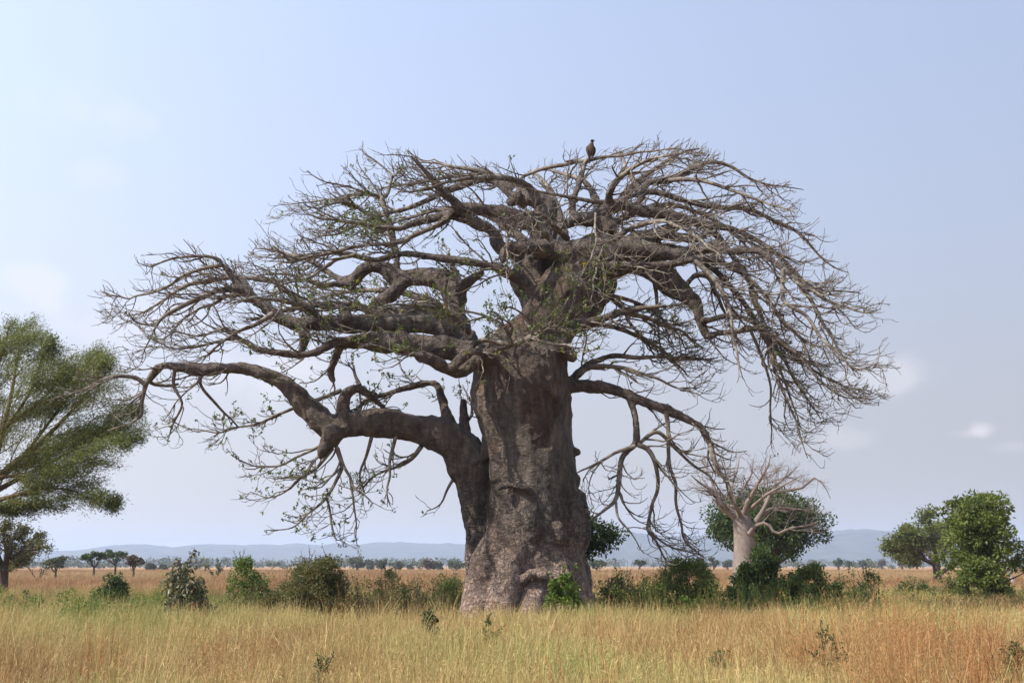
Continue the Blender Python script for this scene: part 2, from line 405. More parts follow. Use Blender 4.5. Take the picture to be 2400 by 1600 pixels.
M['leaf_mid'] = leaf_mat('mid_green_leaf', [(0, (0.0276, 0.0506, 0.01288)), (.6, (0.0644, 0.0966, 0.02208)), (1, (0.1288, 0.1564, 0.0368))], .3)
M['leaf_bright'] = leaf_mat('fresh_green_leaf', [(0, (0.0506, 0.0874, 0.01656)), (.6, (0.1104, 0.161, 0.0276)), (1, (0.2024, 0.2392, 0.0506))], .35)
M['leaf_olive'] = leaf_mat('olive_brown_leaf', [(0, (0.0414, 0.0506, 0.01564)), (.45, (0.1012, 0.1058, 0.0322)), (.75, (0.1518, 0.138, 0.04232)), (1, (0.2024, 0.1288, 0.0644))], .3)
M['leaf_big'] = leaf_mat('grey_olive_large_leaf', [(0, (0.046, 0.05704, 0.02392)), (.5, (0.1012, 0.1058, 0.046)), (.8, (0.184, 0.161, 0.092)), (1, (0.23, 0.1564, 0.1012))], .2, .45, .4)
M['leaf_acacia'] = leaf_mat('feathery_acacia_leaf', [(0, (0.0529, 0.06877, 0.01693)), (.5, (0.1217, 0.1428, 0.03597)), (1, (0.2116, 0.2222, 0.06348))], .3)
M['leaf_fresh'] = leaf_mat('yellow_green_leaf', [(0, (.045, .068, .015)), (.5, (.112, .14, .03)), (1, (.22, .235, .06))], .35)
M['leaf_far'] = leaf_mat('distant_green_leaf', [(0, (0.0368, 0.0506, 0.02208)), (.6, (0.0782, 0.092, 0.03864)), (1, (0.1288, 0.1288, 0.0552))], .2)
M['leaf_red'] = leaf_mat('reddish_brown_leaf', [(0, (0.0552, 0.03312, 0.0184)), (.6, (0.1012, 0.06256, 0.0322)), (1, (0.138, 0.1012, 0.046))], .2)
STRAW = [(0, (0.172, 0.08428, 0.03268)), (.2, (0.2924, 0.1634, 0.0645)), (.38, (0.4128, 0.2752, 0.1204)), (.56, (0.516, 0.387, 0.1892)), (.74, (0.4128, 0.3526, 0.1333)), (.88, (0.2924, 0.2924, 0.086)), (1, (0.1806, 0.215, 0.0559))]
STRAW = [(p, (r, g, b * .92)) for p, (r, g, b) in STRAW]
M['straw'] = grass_mat('straw_grass', STRAW, .13, .2, .6)
M['rust'] = grass_mat('rust_grass', [(0, (.21, .08, .03)), (.35, (.335, .145, .052)), (.65, (.41, .22, .085)), (1, (.45, .32, .14))], .4)
M['green_grass'] = grass_mat('green_grass_blades', [(0, (0.1118, 0.1462, 0.0258)), (.35, (0.215, 0.2494, 0.043)), (.65, (0.3268, 0.3182, 0.0774)), (1, (0.43, 0.3268, 0.129))], .3)
M['plain'] = grass_mat('tan_plain_grass', [(0, (.22, .115, .052)), (.35, (.29, .165, .076)), (.65, (.35, .225, .105)), (1, (.38, .28, .135))], .02)

# ------------------------------------------------------------------ ground, hills, haze
def ground():
    m, nt, N, L = mat_new('plain_soil')
    g = N('ShaderNodeNewGeometry')
    n1 = N('ShaderNodeTexNoise'); n1.inputs['Scale'].default_value = .012; n1.inputs['Detail'].default_value = 8; L(g.outputs['Position'], n1.inputs['Vector'])
    n2 = N('ShaderNodeTexNoise'); n2.inputs['Scale'].default_value = 1.7; n2.inputs['Detail'].default_value = 6; L(g.outputs['Position'], n2.inputs['Vector'])
    r1 = ramp(N, [(.3, (.25, .13, .058)), (.5, (.32, .185, .082)), (.7, (.36, .245, .115))]); L(n1.outputs[0], r1.inputs[0])
    mx = N('ShaderNodeMix'); mx.data_type = 'RGBA'; mx.blend_type = 'OVERLAY'; mx.inputs[0].default_value = .6; L(r1.outputs[0], mx.inputs[6]); L(n2.outputs[0], mx.inputs[7])
    b = N('ShaderNodeBsdfPrincipled'); b.inputs['Roughness'].default_value = 1; b.inputs['Specular IOR Level'].default_value = 0; L(mx.outputs[2], b.inputs['Base Color'])
    bp = N('ShaderNodeBump'); bp.inputs['Strength'].default_value = 1; bp.inputs['Distance'].default_value = .3; L(n2.outputs[0], bp.inputs['Height']); L(bp.outputs[0], b.inputs['Normal'])
    o = N('ShaderNodeOutputMaterial'); L(b.outputs[0], o.inputs[0])
    xs = np.linspace(-9500, 9500, 39); ys = np.concatenate([[-190, -60, 0, 30, 60, 120], np.linspace(300, 9000, 24)])
    X, Y = np.meshgrid(xs, ys, indexing='ij'); V = np.stack([X, Y, 0 * X], -1).reshape(-1, 3); ny = len(ys)
    i, j = np.meshgrid(np.arange(len(xs) - 1), np.arange(ny - 1), indexing='ij'); b0 = i * ny + j
    F = np.stack([b0, b0 + ny, b0 + ny + 1, b0 + 1], -1).reshape(-1, 4)
    link('ground', make_mesh('ground', V, [F], m), kind='structure')


def hills():
    m = plain_mat('wooded_hill', (.046, .05, .036), 1, .5, .012)
    prof_l = [(-900, 1296), (-500, 1288), (-200, 1300), (0, 1298), (100, 1293), (220, 1291), (290, 1286), (330, 1278), (360, 1275), (385, 1279), (410, 1280), (440, 1286), (480, 1280), (520, 1276), (560, 1277),
              (600, 1280), (640, 1277), (690, 1280), (720, 1275), (780, 1281), (810, 1275), (860, 1279), (895, 1273), (950, 1272), (1000, 1276), (1060, 1275), (1110, 1279), (1200, 1282), (1320, 1276), (1450, 1290), (1600, 1308), (1800, 1330)]
    prof_r = [(1150, 1330), (1280, 1300), (1370, 1272), (1420, 1257), (1465, 1248), (1500, 1255), (1540, 1259), (1610, 1258), (1660, 1258), (1760, 1262), (1850, 1256), (1920, 1246), (1975, 1241), (2030, 1247), (2070, 1250), (2110, 1253),
              (2200, 1262), (2300, 1270), (2400, 1276), (2600, 1268), (2900, 1290), (3200, 1310)]
    for prof, Yr, dep, seed in ((prof_l, 5600, 900, 3), (prof_r, 4500, 800, 9)):
        px = np.array([p[0] for p in prof], float); py = np.array([p[1] for p in prof], float)
        n, rows = 900, 34; q = np.linspace(px[0], px[-1], n); xr = (q - 1200) / FPX * Yr / CT; h = CAMZ + (1325 - np.interp(q, px, py)) * Yr / FPX
        v = np.linspace(-1, 1, rows); X = np.repeat(xr[:, None], rows, 1); Y = Yr + v[None, :] * dep + 0 * X
        e = np.clip(np.cos(v * math.pi / 2), 0, 1)[None, :] ** .8
        nz = fbm(np.stack([X / 420 + seed, Y / 420, 0 * X], -1).reshape(-1, 3), 4).reshape(X.shape)
        tr = vnoise(np.stack([X / 17, Y / 17, 0 * X + seed], -1).reshape(-1, 3)).reshape(X.shape)
        Z = h[:, None] * e * (1 - .16 * (1 - e) * nz * 2) + 5 * nz * e + 3.2 * tr * e - 3 * (1 - e)
        V = np.stack([X, Y, Z], -1).reshape(-1, 3); i, j = np.meshgrid(np.arange(n - 1), np.arange(rows - 1), indexing='ij'); b0 = i * rows + j
        F = np.stack([b0, b0 + rows, b0 + rows + 1, b0 + 1], -1).reshape(-1, 4)
        link('hills', make_mesh('hills', V, [F], m), kind='structure')


def haze():
    m, nt, N, L = mat_new('haze_air'); v = N('ShaderNodeVolumePrincipled')
    v.inputs['Color'].default_value = (.54, .68, .92, 1); v.inputs['Density'].default_value = 1.7e-4; v.inputs['Anisotropy'].default_value = .1
    o = N('ShaderNodeOutputMaterial'); L(v.outputs[0], o.inputs['Volume'])
    x0, x1, y0, y1, z0, z1 = -9800, 9800, -200, 9300, -1, 165
    V = np.array([(x, y, z) for x in (x0, x1) for y in (y0, y1) for z in (z0, z1)], float)
    F = np.array([(0, 1, 3, 2), (4, 6, 7, 5), (0, 4, 5, 1), (2, 3, 7, 6), (0, 2, 6, 4), (1, 5, 7, 3)])
    link('haze', make_mesh('haze', V, [F], m, smooth=False), kind='stuff')


ground(); hills(); haze()

# ------------------------------------------------------------------ the great baobab
BY = 36.0
# group, depth at start, depth at end (metres, + is away from the viewer), (px, py, radius px) ...
CH = []
def ch(g, d0, d1, *pts): CH.append((g, d0, d1, np.array(pts, float)))
# trunk: right column, left column fused to it, funnel above
ch('trunk', 0, 0, (1244, 1500, 124), (1244, 1400, 116), (1244, 1330, 110), (1246, 1240, 104), (1250, 1120, 98), (1240, 1030, 99), (1228, 960, 110), (1222, 890, 111), (1226, 830, 104))
ch('trunk', .1, .1, (1228, 860, 100), (1254, 805, 82), (1288, 755, 68), (1322, 712, 76), (1356, 665, 78), (1384, 625, 72), (1402, 590, 58))
ch('trunk', .5, .5, (1240, 840, 78), (1268, 765, 44), (1258, 700, 42), (1240, 650, 42), (1252, 605, 40), (1290, 590, 34))
ch('trunk', .45, .3, (1130, 1500, 46), (1126, 1380, 34), (1120, 1300, 29), (1119, 1220, 31), (1116, 1150, 38), (1102, 1095, 50), (1078, 1052, 50))
# buttress toes at the foot
ch('trunk', -.7, -2.0, (1192, 1255, 50), (1168, 1315, 52), (1140, 1380, 44), (1118, 1430, 36), (1102, 1500, 34))
ch('trunk', -1.0, -2.3, (1204, 1280, 44), (1186, 1350, 40), (1172, 1415, 36), (1164, 1500, 38))
ch('trunk', -1.2, -2.2, (1262, 1345, 30), (1256, 1385, 29), (1250, 1430, 31), (1246, 1500, 36))
ch('trunk', -.9, -1.9, (1308, 1330, 34), (1312, 1400, 30), (1316, 1500, 36))
ch('trunk', -.4, -1.0, (1338, 1310, 34), (1350, 1400, 30), (1360, 1500, 38))
ch('trunk', -.45, -.45, (1346, 1160, 25), (1351, 1205, 31), (1350, 1265, 31), (1346, 1298, 24))
ch('trunk', -.4, -.4, (1352, 1325, 30), (1354, 1350, 31), (1360, 1420, 32), (1368, 1500, 34))
ch('trunk', -1.42, -1.42, (1236, 1196, 26), (1248, 1238, 27), (1252, 1262, 18))
ch('trunk', -1.45, -1.45, (1216, 1206, 12), (1222, 1222, 13))
ch('trunk', -1.5, -1.5, (1168, 1142, 8), (1200, 1136, 7), (1226, 1142, 8), (1240, 1150, 7))
ch('trunk', -1.75, -1.85, (1222, 1360, 8), (1238, 1346, 10), (1258, 1342, 11), (1280, 1350, 9))
ch('trunk', -1.25, -1.25, (1305, 1236, 19), (1313, 1262, 19))
ch('trunk', -1.3, -1.3, (1262, 1150, 9), (1268, 1160, 9))
ch('trunk', -.9, -.9, (1192, 1150, 20), (1215, 1142, 12))
ch('trunk', -.7, -.4, (1176, 1120, 26), (1168, 1060, 20), (1150, 1000, 20), (1140, 955, 24))
ch('trunk', -.5, -.5, (1150, 870, 40), (1135, 930, 32), (1132, 975, 18))
ch('trunk', -.35, -.35, (1136, 1072, 9), (1137, 1030, 8), (1138, 990, 9))
ch('trunk', -.2, -.2, (1340, 1056, 10), (1356, 1060, 9))
ch('trunk', -.8, -.8, (1310, 812, 26), (1345, 838, 14))
ch('trunk', -.9, -1.3, (1190, 838, 42), (1150, 836, 30), (1120, 824, 24))

# low arching limb on the left and what it carries
ch('arch', .2, -.4, (1100, 1095, 50), (1078, 1054, 46), (1036, 1022, 42), (982, 1005, 38), (917, 992, 34), (852, 992, 31), (808, 999, 30), (765, 996, 31), (722, 957, 27), (674, 905, 21), (616, 875, 17), (570, 863, 15), (521, 863, 15), (463, 866, 15), (425, 861, 12), (383, 856, 8), (362, 866, 7), (341, 902, 6), (333, 940, 5), (330, 970, 4), (299, 990, 3), (253, 1009, 2))
ch('arch', -.4, -.3, (785, 1010, 30), (768, 1040, 22), (756, 1058, 14), (749, 1074, 4))
ch('arch', -.2, .3, (804, 985, 19), (805, 950, 16), (809, 928, 14), (822, 915, 13), (840, 911, 11), (858, 920, 9), (884, 941, 7), (902, 956, 6))
ch('arch', 0, .5, (845, 912, 8), (838, 895, 5), (830, 861, 3))
ch('arch', .2, 1.2, (1056, 1000, 18), (1046, 970, 13), (1038, 941, 11), (1026, 905, 10), (1010, 897, 8), (982, 902, 8), (939, 913, 7), (895, 926, 7), (863, 932, 6), (834, 961, 4))
ch('arch', .3, .5, (1090, 1010, 13), (1087, 970, 11), (1085, 940, 9))
ch('arch', -.4, -1.5, (341, 902, 6), (314, 884, 5), (261, 884, 4), (215, 902, 3), (157, 926, 2), (123, 940, 1))
ch('arch', -.4, .8, (383, 856, 6), (352, 895, 5), (388, 905, 4), (420, 900, 3))
ch('arch', .4, 1.6, (480, 868, 5), (470, 900, 4), (520, 960, 3), (560, 1000, 2))
ch('arch', -.3, .5, (410, 865, 5), (407, 905, 4), (425, 945, 3), (400, 1000, 2), (390, 1030, 1.2))
ch('arch', -.2, -1.0, (784, 1030, 5), (800, 1084, 4), (821, 1117, 3.2), (830, 1141, 3), (852, 1160, 2), (873, 1182, 1.3))
ch('arch', 0, 1.0, (873, 1015, 5), (860, 1071, 3.5), (845, 1112, 2.5), (856, 1150, 1.3))
ch('arch', 0, -.8, (928, 1020, 5), (917, 1067, 4), (912, 1110, 3), (906, 1149, 2.4), (916, 1184, 1.3))
ch('arch', .2, 1.2, (988, 1045, 6), (960, 1078, 5), (917, 1097, 3.4), (873, 1119, 2.4), (840, 1160, 1.3))
ch('arch', .2, .6, (1062, 1122, 4), (1048, 1150, 3), (1034, 1178, 2), (1000, 1196, 1.2))
ch('arch', -.2, -1.2, (790, 1050, 6), (800, 1092, 5), (787, 1130, 4), (765, 1165, 3.6), (718, 1208, 2.6), (682, 1236, 1.9), (625, 1241, 1))
ch('arch', -.3, .4, (780, 1050, 5), (743, 1095, 4), (700, 1121, 3), (675, 1143, 2.4), (632, 1168, 1.6), (586, 1153, 1))
ch('arch', -.3, 1.0, (768, 1035, 5), (743, 1048, 4), (700, 1067, 3), (645, 1090, 2.5), (599, 1092, 1.8), (542, 1066, 1))
ch('arch', -.5, -.9, (765, 1165, 3), (776, 1200, 2.6), (788, 1261, 2), (812, 1258, 1))
ch('arch', -.6, -.9, (821, 1120, 3), (826, 1160, 2.6), (831, 1198, 2.2), (839, 1278, 1.2))
ch('arch', .9, 1.8, (800, 915, 6), (731, 942, 5), (688, 955, 4), (615, 989, 3), (552, 1000, 2.4), (499, 1013, 1.6), (436, 1003, 1))

# low left limb of the crown
ch('low_left', -.8, -1.6, (1205, 846, 40), (1139, 838, 32), (1091, 824, 30), (1034, 814, 31), (1005, 813, 28), (970, 806, 25), (935, 804, 25), (895, 806, 22), (849, 802, 17), (810, 804, 14), (785, 806, 10))
ch('low_left', -1.4, -2.8, (950, 788, 13), (900, 790, 14), (849, 793, 13), (791, 802, 12), (753, 820, 10), (715, 831, 9), (677, 829, 9), (629, 824, 8), (600, 815, 7), (583, 804, 6.5), (558, 791, 5.5), (530, 768, 4))
ch('low_left', -2.8, -3.8, (530, 768, 3.5), (501, 778, 3), (472, 785, 2.6), (434, 785, 2), (396, 780, 1.2))
ch('low_left', -2.6, -4.0, (575, 800, 4), (545, 792, 3.4), (500, 802, 3), (450, 812, 2.4), (400, 812, 1.6), (370, 800, 1))
ch('low_left', -1.6, -1.2, (800, 810, 10), (786, 840, 9), (775, 872, 8), (782, 892, 7))
ch('mid_left', -.3, -2.0, (1100, 800, 30), (1050, 770, 28), (1000, 757, 24), (925, 758, 23), (849, 757, 23), (810, 758, 22), (782, 757, 20), (743, 757, 19), (715, 758, 17), (686, 757, 16), (654, 743, 15), (635, 730, 14), (606, 707, 13), (577, 684, 12), (558, 669, 10), (545, 650, 8.5), (530, 630, 7.5), (518, 617, 6))
ch('mid_left', -1.6, -1.6, (812, 745, 16), (806, 726, 15), (798, 720, 11))
ch('mid_left', -1.7, -1.7, (712, 762, 15), (713, 795, 12), (708, 820, 9))
ch('mid_left', -1.8, -3.4, (577, 684, 9), (549, 676, 8), (510, 682, 7.5), (472, 697, 7), (434, 714, 6), (407, 728, 5.5), (386, 739, 4.6), (371, 753, 4), (359, 772, 3), (350, 799, 2), (330, 850, 1))
ch('mid_left', -1.8, -.4, (560, 690, 6), (526, 695, 5), (501, 712, 4), (472, 722, 3.4), (440, 740, 2.6), (410, 765, 1.8), (380, 800, 1))
ch('mid_left', -2, -2.8, (518, 617, 5), (510, 607, 4.4), (480, 600, 4), (449, 601, 3.5), (411, 607, 3), (375, 615, 2.4), (352, 624, 1.8), (323, 616, 1))
ch('mid_left', -2, -1.0, (522, 621, 5.5), (482, 628, 4.8), (434, 645, 4), (396, 669, 3.5), (357, 686, 3), (319, 695, 2.5), (291, 699, 2), (230, 674, 1))
ch('mid_left', -1, .8, (600, 700, 8), (560, 650, 7), (500, 655, 6), (450, 664, 5), (400, 690, 4), (340, 730, 2.6), (300, 745, 1.4))
ch('mid_left', -2.2, -3.6, (640, 735, 7), (600, 760, 5), (560, 775, 4), (510, 812, 3), (470, 850, 1.6))

# looped limb above it
ch('loop', .4, .8, (1085, 800, 30), (1072, 735, 25), (1063, 690, 27), (1036, 657, 28), (986, 650, 25), (938, 652, 23), (920, 643, 21), (904, 630, 18), (877, 624, 16), (849, 634, 15), (830, 656, 14), (822, 676, 11))
ch('loop', .7, 2.2, (835, 652, 11), (801, 655, 9), (772, 640, 9), (743, 619, 8), (724, 607, 6.5), (690, 600, 5), (640, 585, 3), (600, 580, 1.6))
ch('loop', .8, .0, (826, 668, 10), (787, 665, 8), (753, 669, 6), (700, 650, 4.4), (650, 640, 3), (600, 646, 1.5))
ch('loop', .7, .2, (950, 655, 20), (916, 690, 16), (887, 708, 13), (868, 722, 11))
ch('loop', .4, .1, (1070, 690, 20), (1085, 670, 16), (1108, 654, 11), (1126, 642, 9), (1130, 634, 7))
ch('loop', .4, .8, (1075, 665, 12), (1064, 638, 10), (1059, 617, 6), (1052, 590, 3))
ch('loop', .6, 1.4, (930, 640, 9), (931, 600, 8), (925, 579, 8), (917, 535, 7), (904, 493, 6.5), (895, 468, 6), (908, 455, 5), (920, 414, 3.5), (949, 391, 1.5))
ch('loop', 1.2, 2.0, (920, 414, 3), (885, 385, 2.2), (862, 368, 1.6), (843, 350, 1))
ch('loop', 1.2, .2, (895, 468, 4), (885, 458, 4), (843, 446, 3), (796, 430, 2.4), (757, 423, 1.8), (719, 404, 1))
ch('loop', 1.2, 2.6, (890, 470, 4), (875, 458, 3.6), (827, 458, 3), (764, 471, 2.4), (700, 477, 1.6), (660, 480, 1))
ch('loop', 1.3, -.2, (904, 522, 5), (859, 497, 5), (821, 477, 4), (789, 474, 3), (745, 490, 2), (710, 480, 1))
ch('flat_left', -.2, -1.2, (1040, 745, 20), (983, 722, 17), (944, 730, 15), (887, 734, 13), (868, 730, 11), (839, 718, 10), (791, 713, 9), (753, 715, 8), (715, 718, 7), (686, 722, 6), (663, 726, 5), (620, 745, 3), (580, 750, 1.6))
ch('flat_left', -1.0, .4, (730, 738, 11), (705, 709, 9), (686, 692, 9), (657, 672, 8), (638, 659, 7), (600, 653, 6), (577, 653, 5), (530, 648, 3.5), (480, 665, 2), (440, 670, 1))

# long pale limb and the upper left limbs
ch('long_left', 0, -2.2, (1235, 665, 14), (1206, 650, 13), (1168, 628, 12), (1130, 619, 10), (1082, 611, 10), (1043, 607, 9), (996, 600, 9), (948, 594, 8), (900, 605, 8), (874, 609, 7), (830, 598, 7), (791, 592, 6), (763, 594, 5), (724, 604, 4), (680, 612, 2.6), (630, 610, 1.2))
ch('long_left', -1.6, -3.4, (830, 598, 5), (790, 610, 4), (740, 640, 3.4), (690, 660, 2.6), (640, 672, 1.4))
ch('top_left', .2, -.8, (1270, 560, 26), (1258, 524, 22), (1220, 515, 21), (1182, 499, 18), (1134, 490, 15), (1096, 488, 14), (1067, 492, 11), (1040, 520, 8), (1000, 540, 6), (955, 560, 6), (945, 573, 4))
ch('top_left', -.8, -2.2, (1080, 490, 14), (1063, 472, 13), (1034, 449, 11), (1019, 427, 9), (1000, 405, 6), (980, 382, 4), (968, 363, 2))
ch('top_left', .3, -1.6, (1230, 600, 18), (1184, 588, 16), (1166, 570, 15), (1153, 541, 14), (1124, 528, 14), (1086, 509, 13), (1057, 503, 12), (1019, 511, 11), (985, 520, 9), (955, 527, 7), (936, 535, 6), (891, 532, 5.5), (843, 522, 5), (796, 519, 4), (748, 509, 2.5), (712, 496, 1.2))
ch('top_left', -1.0, -3.0, (957, 560, 5), (923, 570, 5), (859, 573, 4.4), (796, 586, 4), (732, 599, 3), (700, 605, 2.4), (650, 590, 1.4))
ch('top_left', .8, 2.6, (1230, 480, 12), (1190, 452, 11), (1172, 432, 10), (1143, 421, 10), (1111, 424, 9), (1067, 440, 9), (1040, 450, 8), (1000, 470, 7), (950, 490, 6), (900, 500, 5), (850, 520, 4), (800, 545, 3), (740, 560, 1.6))
ch('top_left', .6, .6, (1268, 590, 30), (1276, 540, 30), (1280, 490, 27), (1262, 472, 22), (1225, 462, 19), (1195, 474, 14))
ch('top_left', 1.0, 2.2, (1200, 440, 8), (1150, 405, 6), (1100, 395, 5), (1050, 390, 4), (1010, 380, 2.5), (985, 372, 1.2))
ch('top_left', 1.0, 4.0, (1240, 470, 12), (1210, 430, 10), (1170, 415, 8), (1120, 410, 6), (1060, 412, 5), (980, 430, 4), (900, 440, 2))
ch('top_left', .8, -3.5, (1270, 480, 12), (1240, 440, 10), (1200, 420, 8), (1150, 416, 6), (1080, 420, 4.5), (1000, 440, 3), (930, 455, 1.5))

# horizontal dark limb at the top of the trunk and the forks on the right
ch('fork_left', -.5, -1.1, (1400, 592, 32), (1344, 589, 27), (1287, 584, 22), (1239, 579, 18), (1201, 579, 15), (1184, 590, 14), (1178, 608, 10), (1178, 618, 6))
ch('fork_top', .2, .4, (1405, 600, 46), (1424, 552, 32), (1412, 515, 24), (1420, 490, 17), (1436, 486, 14), (1463, 481, 13), (1491, 490, 14), (1520, 495, 14), (1558, 503, 14), (1596, 512, 14), (1635, 522, 11), (1700, 533, 8), (1730, 541, 7), (1778, 565, 6), (1835, 608, 5), (1907, 675, 3.4), (1959, 682, 2.2), (2017, 686, 1.2))
ch('fork_top', .3, -.6, (1412, 512, 22), (1385, 512, 19), (1357, 512, 15), (1335, 522, 12), (1319, 530, 8))
ch('fork_top', -.4, .6, (1352, 515, 10), (1340, 490, 9), (1346, 460, 8), (1354, 440, 7.5), (1363, 407, 6.5), (1370, 384, 6), (1382, 374, 5))
ch('fork_top', .6, 1.8, (1378, 376, 5.5), (1350, 380, 5), (1325, 386, 5), (1268, 396, 5), (1230, 411, 4), (1210, 421, 3), (1160, 412, 1.6))
ch('fork_top', .5, -1.2, (1380, 376, 5), (1420, 368, 4), (1470, 362, 3.4), (1530, 352, 2.6), (1590, 350, 1.6), (1650, 365, 1))
ch('fork_top', .2, 2.2, (1484, 497, 9), (1500, 470, 8), (1507, 452, 8), (1491, 434, 7), (1472, 404, 5), (1459, 365, 2.5), (1440, 348, 1))
ch('fork_top', .8, -1.8, (1507, 453, 7), (1487, 457, 7), (1443, 471, 6.5), (1396, 472, 6), (1350, 464, 5), (1300, 455, 4), (1240, 440, 2.4), (1190, 430, 1.2))
ch('fork_top', .6, 1.6, (1505, 448, 8), (1549, 453, 7.5), (1587, 465, 7), (1644, 480, 7), (1700, 487, 6.4), (1749, 490, 6), (1797, 508, 5), (1859, 537, 4), (1907, 580, 3), (1945, 623, 2), (1988, 637, 1))
ch('fork_top', 1.4, 3.0, (1507, 450, 8), (1520, 428, 8), (1568, 423, 8), (1606, 405, 7), (1653, 381, 5.5), (1706, 388, 4.5), (1758, 417, 3.6), (1811, 436, 2.4), (1883, 446, 1))
ch('fork_top', 1.2, -1.2, (1568, 423, 6), (1600, 420, 6), (1650, 424, 5), (1700, 440, 4.4), (1750, 460, 3.6), (1810, 480, 2.4), (1860, 500, 1.2))
ch('fork_top', .6, 4.4, (1440, 490, 12), (1470, 450, 10), (1510, 415, 8), (1550, 385, 6), (1590, 362, 4), (1640, 348, 2))
ch('fork_top', .6, -4.2, (1425, 500, 12), (1430, 450, 9), (1455, 415, 7), (1490, 390, 5), (1530, 372, 3.4), (1570, 362, 2))
ch('fork_top', .8, 3.2, (1410, 500, 12), (1390, 455, 9), (1370, 425, 7), (1330, 410, 5), (1290, 400, 3), (1250, 398, 1.6))
ch('fork_mid', -.2, .8, (1420, 605, 44), (1452, 580, 30), (1490, 562, 20), (1550, 546, 17), (1598, 520, 13))
ch('fork_mid', 0, 2.0, (1540, 548, 12), (1600, 556, 11), (1640, 560, 9), (1663, 541, 8), (1691, 565, 8), (1720, 604, 7.5), (1749, 647, 7), (1768, 699, 6.4), (1787, 747, 5.6), (1806, 795, 4.6), (1844, 857, 3.6), (1883, 924, 2.5), (1925, 985, 1.2))
ch('fork_right', -.3, -.6, (1415, 610, 46), (1453, 582, 28), (1491, 582, 20), (1549, 590, 18), (1587, 597, 17), (1644, 586, 15), (1673, 578, 14), (1690, 580, 10))
ch('fork_right', -.6, -2.4, (1660, 585, 10), (1700, 588, 9), (1740, 588, 8), (1782, 590, 8), (1825, 623, 7), (1873, 661, 6), (1907, 714, 5), (1931, 761, 4), (1959, 809, 3.2), (1988, 857, 2), (2020, 880, 1))
ch('fork_right', -1.6, -4.0, (1835, 632, 6), (1835, 699, 5), (1862, 722, 4.6), (1892, 742, 4.4), (1930, 800, 3.6), (1964, 830, 2.8), (2010, 868, 2), (2060, 850, 1))
ch('fork_right', -1.4, -3.0, (1870, 655, 4.6), (1930, 700, 4), (1978, 714, 3), (2030, 735, 2), (2065, 728, 1))
ch('pale_right', -1.2, -1.8, (1395, 622, 13), (1430, 624, 11), (1472, 624, 10.5), (1549, 622, 10), (1587, 616, 9.5), (1625, 607, 8.5), (1680, 612, 7.5), (1740, 640, 6.5), (1790, 690, 5.4), (1830, 745, 4.4), (1870, 790, 3.4), (1910, 850, 2.4), (1950, 900, 1.2))
ch('pale_right', -1.6, -3.4, (1590, 616, 8), (1624, 610, 7.4), (1658, 637, 6.5), (1682, 666, 6), (1710, 723, 5), (1720, 781, 3.6), (1730, 840, 2.4), (1745, 890, 1.2))
ch('droop', .2, -.6, (1440, 615, 40), (1495, 612, 33), (1539, 634, 31), (1577, 669, 27), (1616, 697, 21), (1634, 720, 16), (1640, 745, 13), (1650, 774, 11), (1659, 790, 9), (1676, 782, 8), (1700, 780, 7), (1730, 776, 6.4), (1787, 772, 6), (1800, 800, 5.4), (1810, 843, 4.6), (1835, 915, 3.6), (1864, 986, 2.4), (1880, 1030, 1.8), (1895, 1070, 1))
ch('droop', -.4, .9, (1645, 752, 9), (1673, 747, 8), (1701, 741, 7), (1749, 747, 6.5), (1806, 781, 5.4), (1859, 819, 4.4), (1907, 867, 3.4), (1978, 905, 2), (2040, 915, 1))
ch('droop', -.6, -2.2, (1790, 773, 5.4), (1835, 805, 4.6), (1878, 833, 4), (1920, 890, 3), (1978, 929, 2), (2035, 931, 1))
ch('droop', -.5, .8, (1760, 775, 4), (1790, 850, 3.4), (1803, 900, 2.8), (1804, 980, 2.2), (1810, 1035, 1.2))
ch('droop', .2, 1.6, (1605, 670, 8), (1630, 645, 7), (1660, 650, 6), (1680, 690, 4.4), (1700, 740, 3), (1720, 800, 1.6))
ch('droop', .4, 3.6, (1480, 600, 20), (1540, 580, 14), (1600, 590, 11), (1660, 620, 9), (1720, 680, 7), (1770, 750, 5.4), (1810, 830, 4), (1850, 920, 2.6), (1870, 990, 1.2))

# limbs on the right side of the trunk
ch('right_low', .3, -.6, (1310, 906, 22), (1345, 906, 17), (1390, 905, 15), (1428, 911, 14), (1470, 925, 13), (1500, 938, 12), (1572, 964, 11), (1620, 987, 9), (1643, 1002, 8), (1663, 1039, 7), (1674, 1075, 6), (1684, 1105, 5), (1702, 1128, 4), (1731, 1184, 1.6))
ch('right_low', 0, -.8, (1474, 930, 9), (1488, 975, 8.5), (1492, 1020, 8.5), (1487, 1042, 8), (1461, 1068, 6.5), (1452, 1113, 6), (1443, 1170, 5), (1413, 1198, 3.5), (1383, 1222, 1.8))
ch('right_low', -.4, .8, (1492, 1040, 7), (1520, 1054, 6), (1538, 1089, 5), (1541, 1143, 4.4), (1529, 1184, 4), (1515, 1236, 3.4), (1538, 1265, 3), (1553, 1298, 2.2), (1563, 1322, 1.3))
ch('right_low', .6, 1.4, (1515, 1236, 2.6), (1545, 1266, 2.4), (1583, 1286, 2), (1642, 1298, 1))
ch('right_low', -.4, -1.5, (1488, 1045, 5), (1449, 1056, 4), (1389, 1089, 3), (1349, 1107, 1.6))
ch('right_low', -.2, 1.0, (1560, 962, 6), (1566, 1000, 5), (1568, 1083, 4.4), (1583, 1134, 4), (1587, 1179, 3.4), (1598, 1238, 2.8), (1606, 1268, 2.2), (1645, 1300, 1.2))
ch('right_low', -.2, .4, (1492, 1044, 4), (1538, 1012, 5), (1583, 1051, 4), (1627, 1089, 3.4), (1668, 1120, 2.2), (1700, 1170, 1.2))
ch('right_low', -.8, -1.4, (1443, 1175, 3.4), (1450, 1210, 2.8), (1480, 1250, 2), (1500, 1283, 1.2))
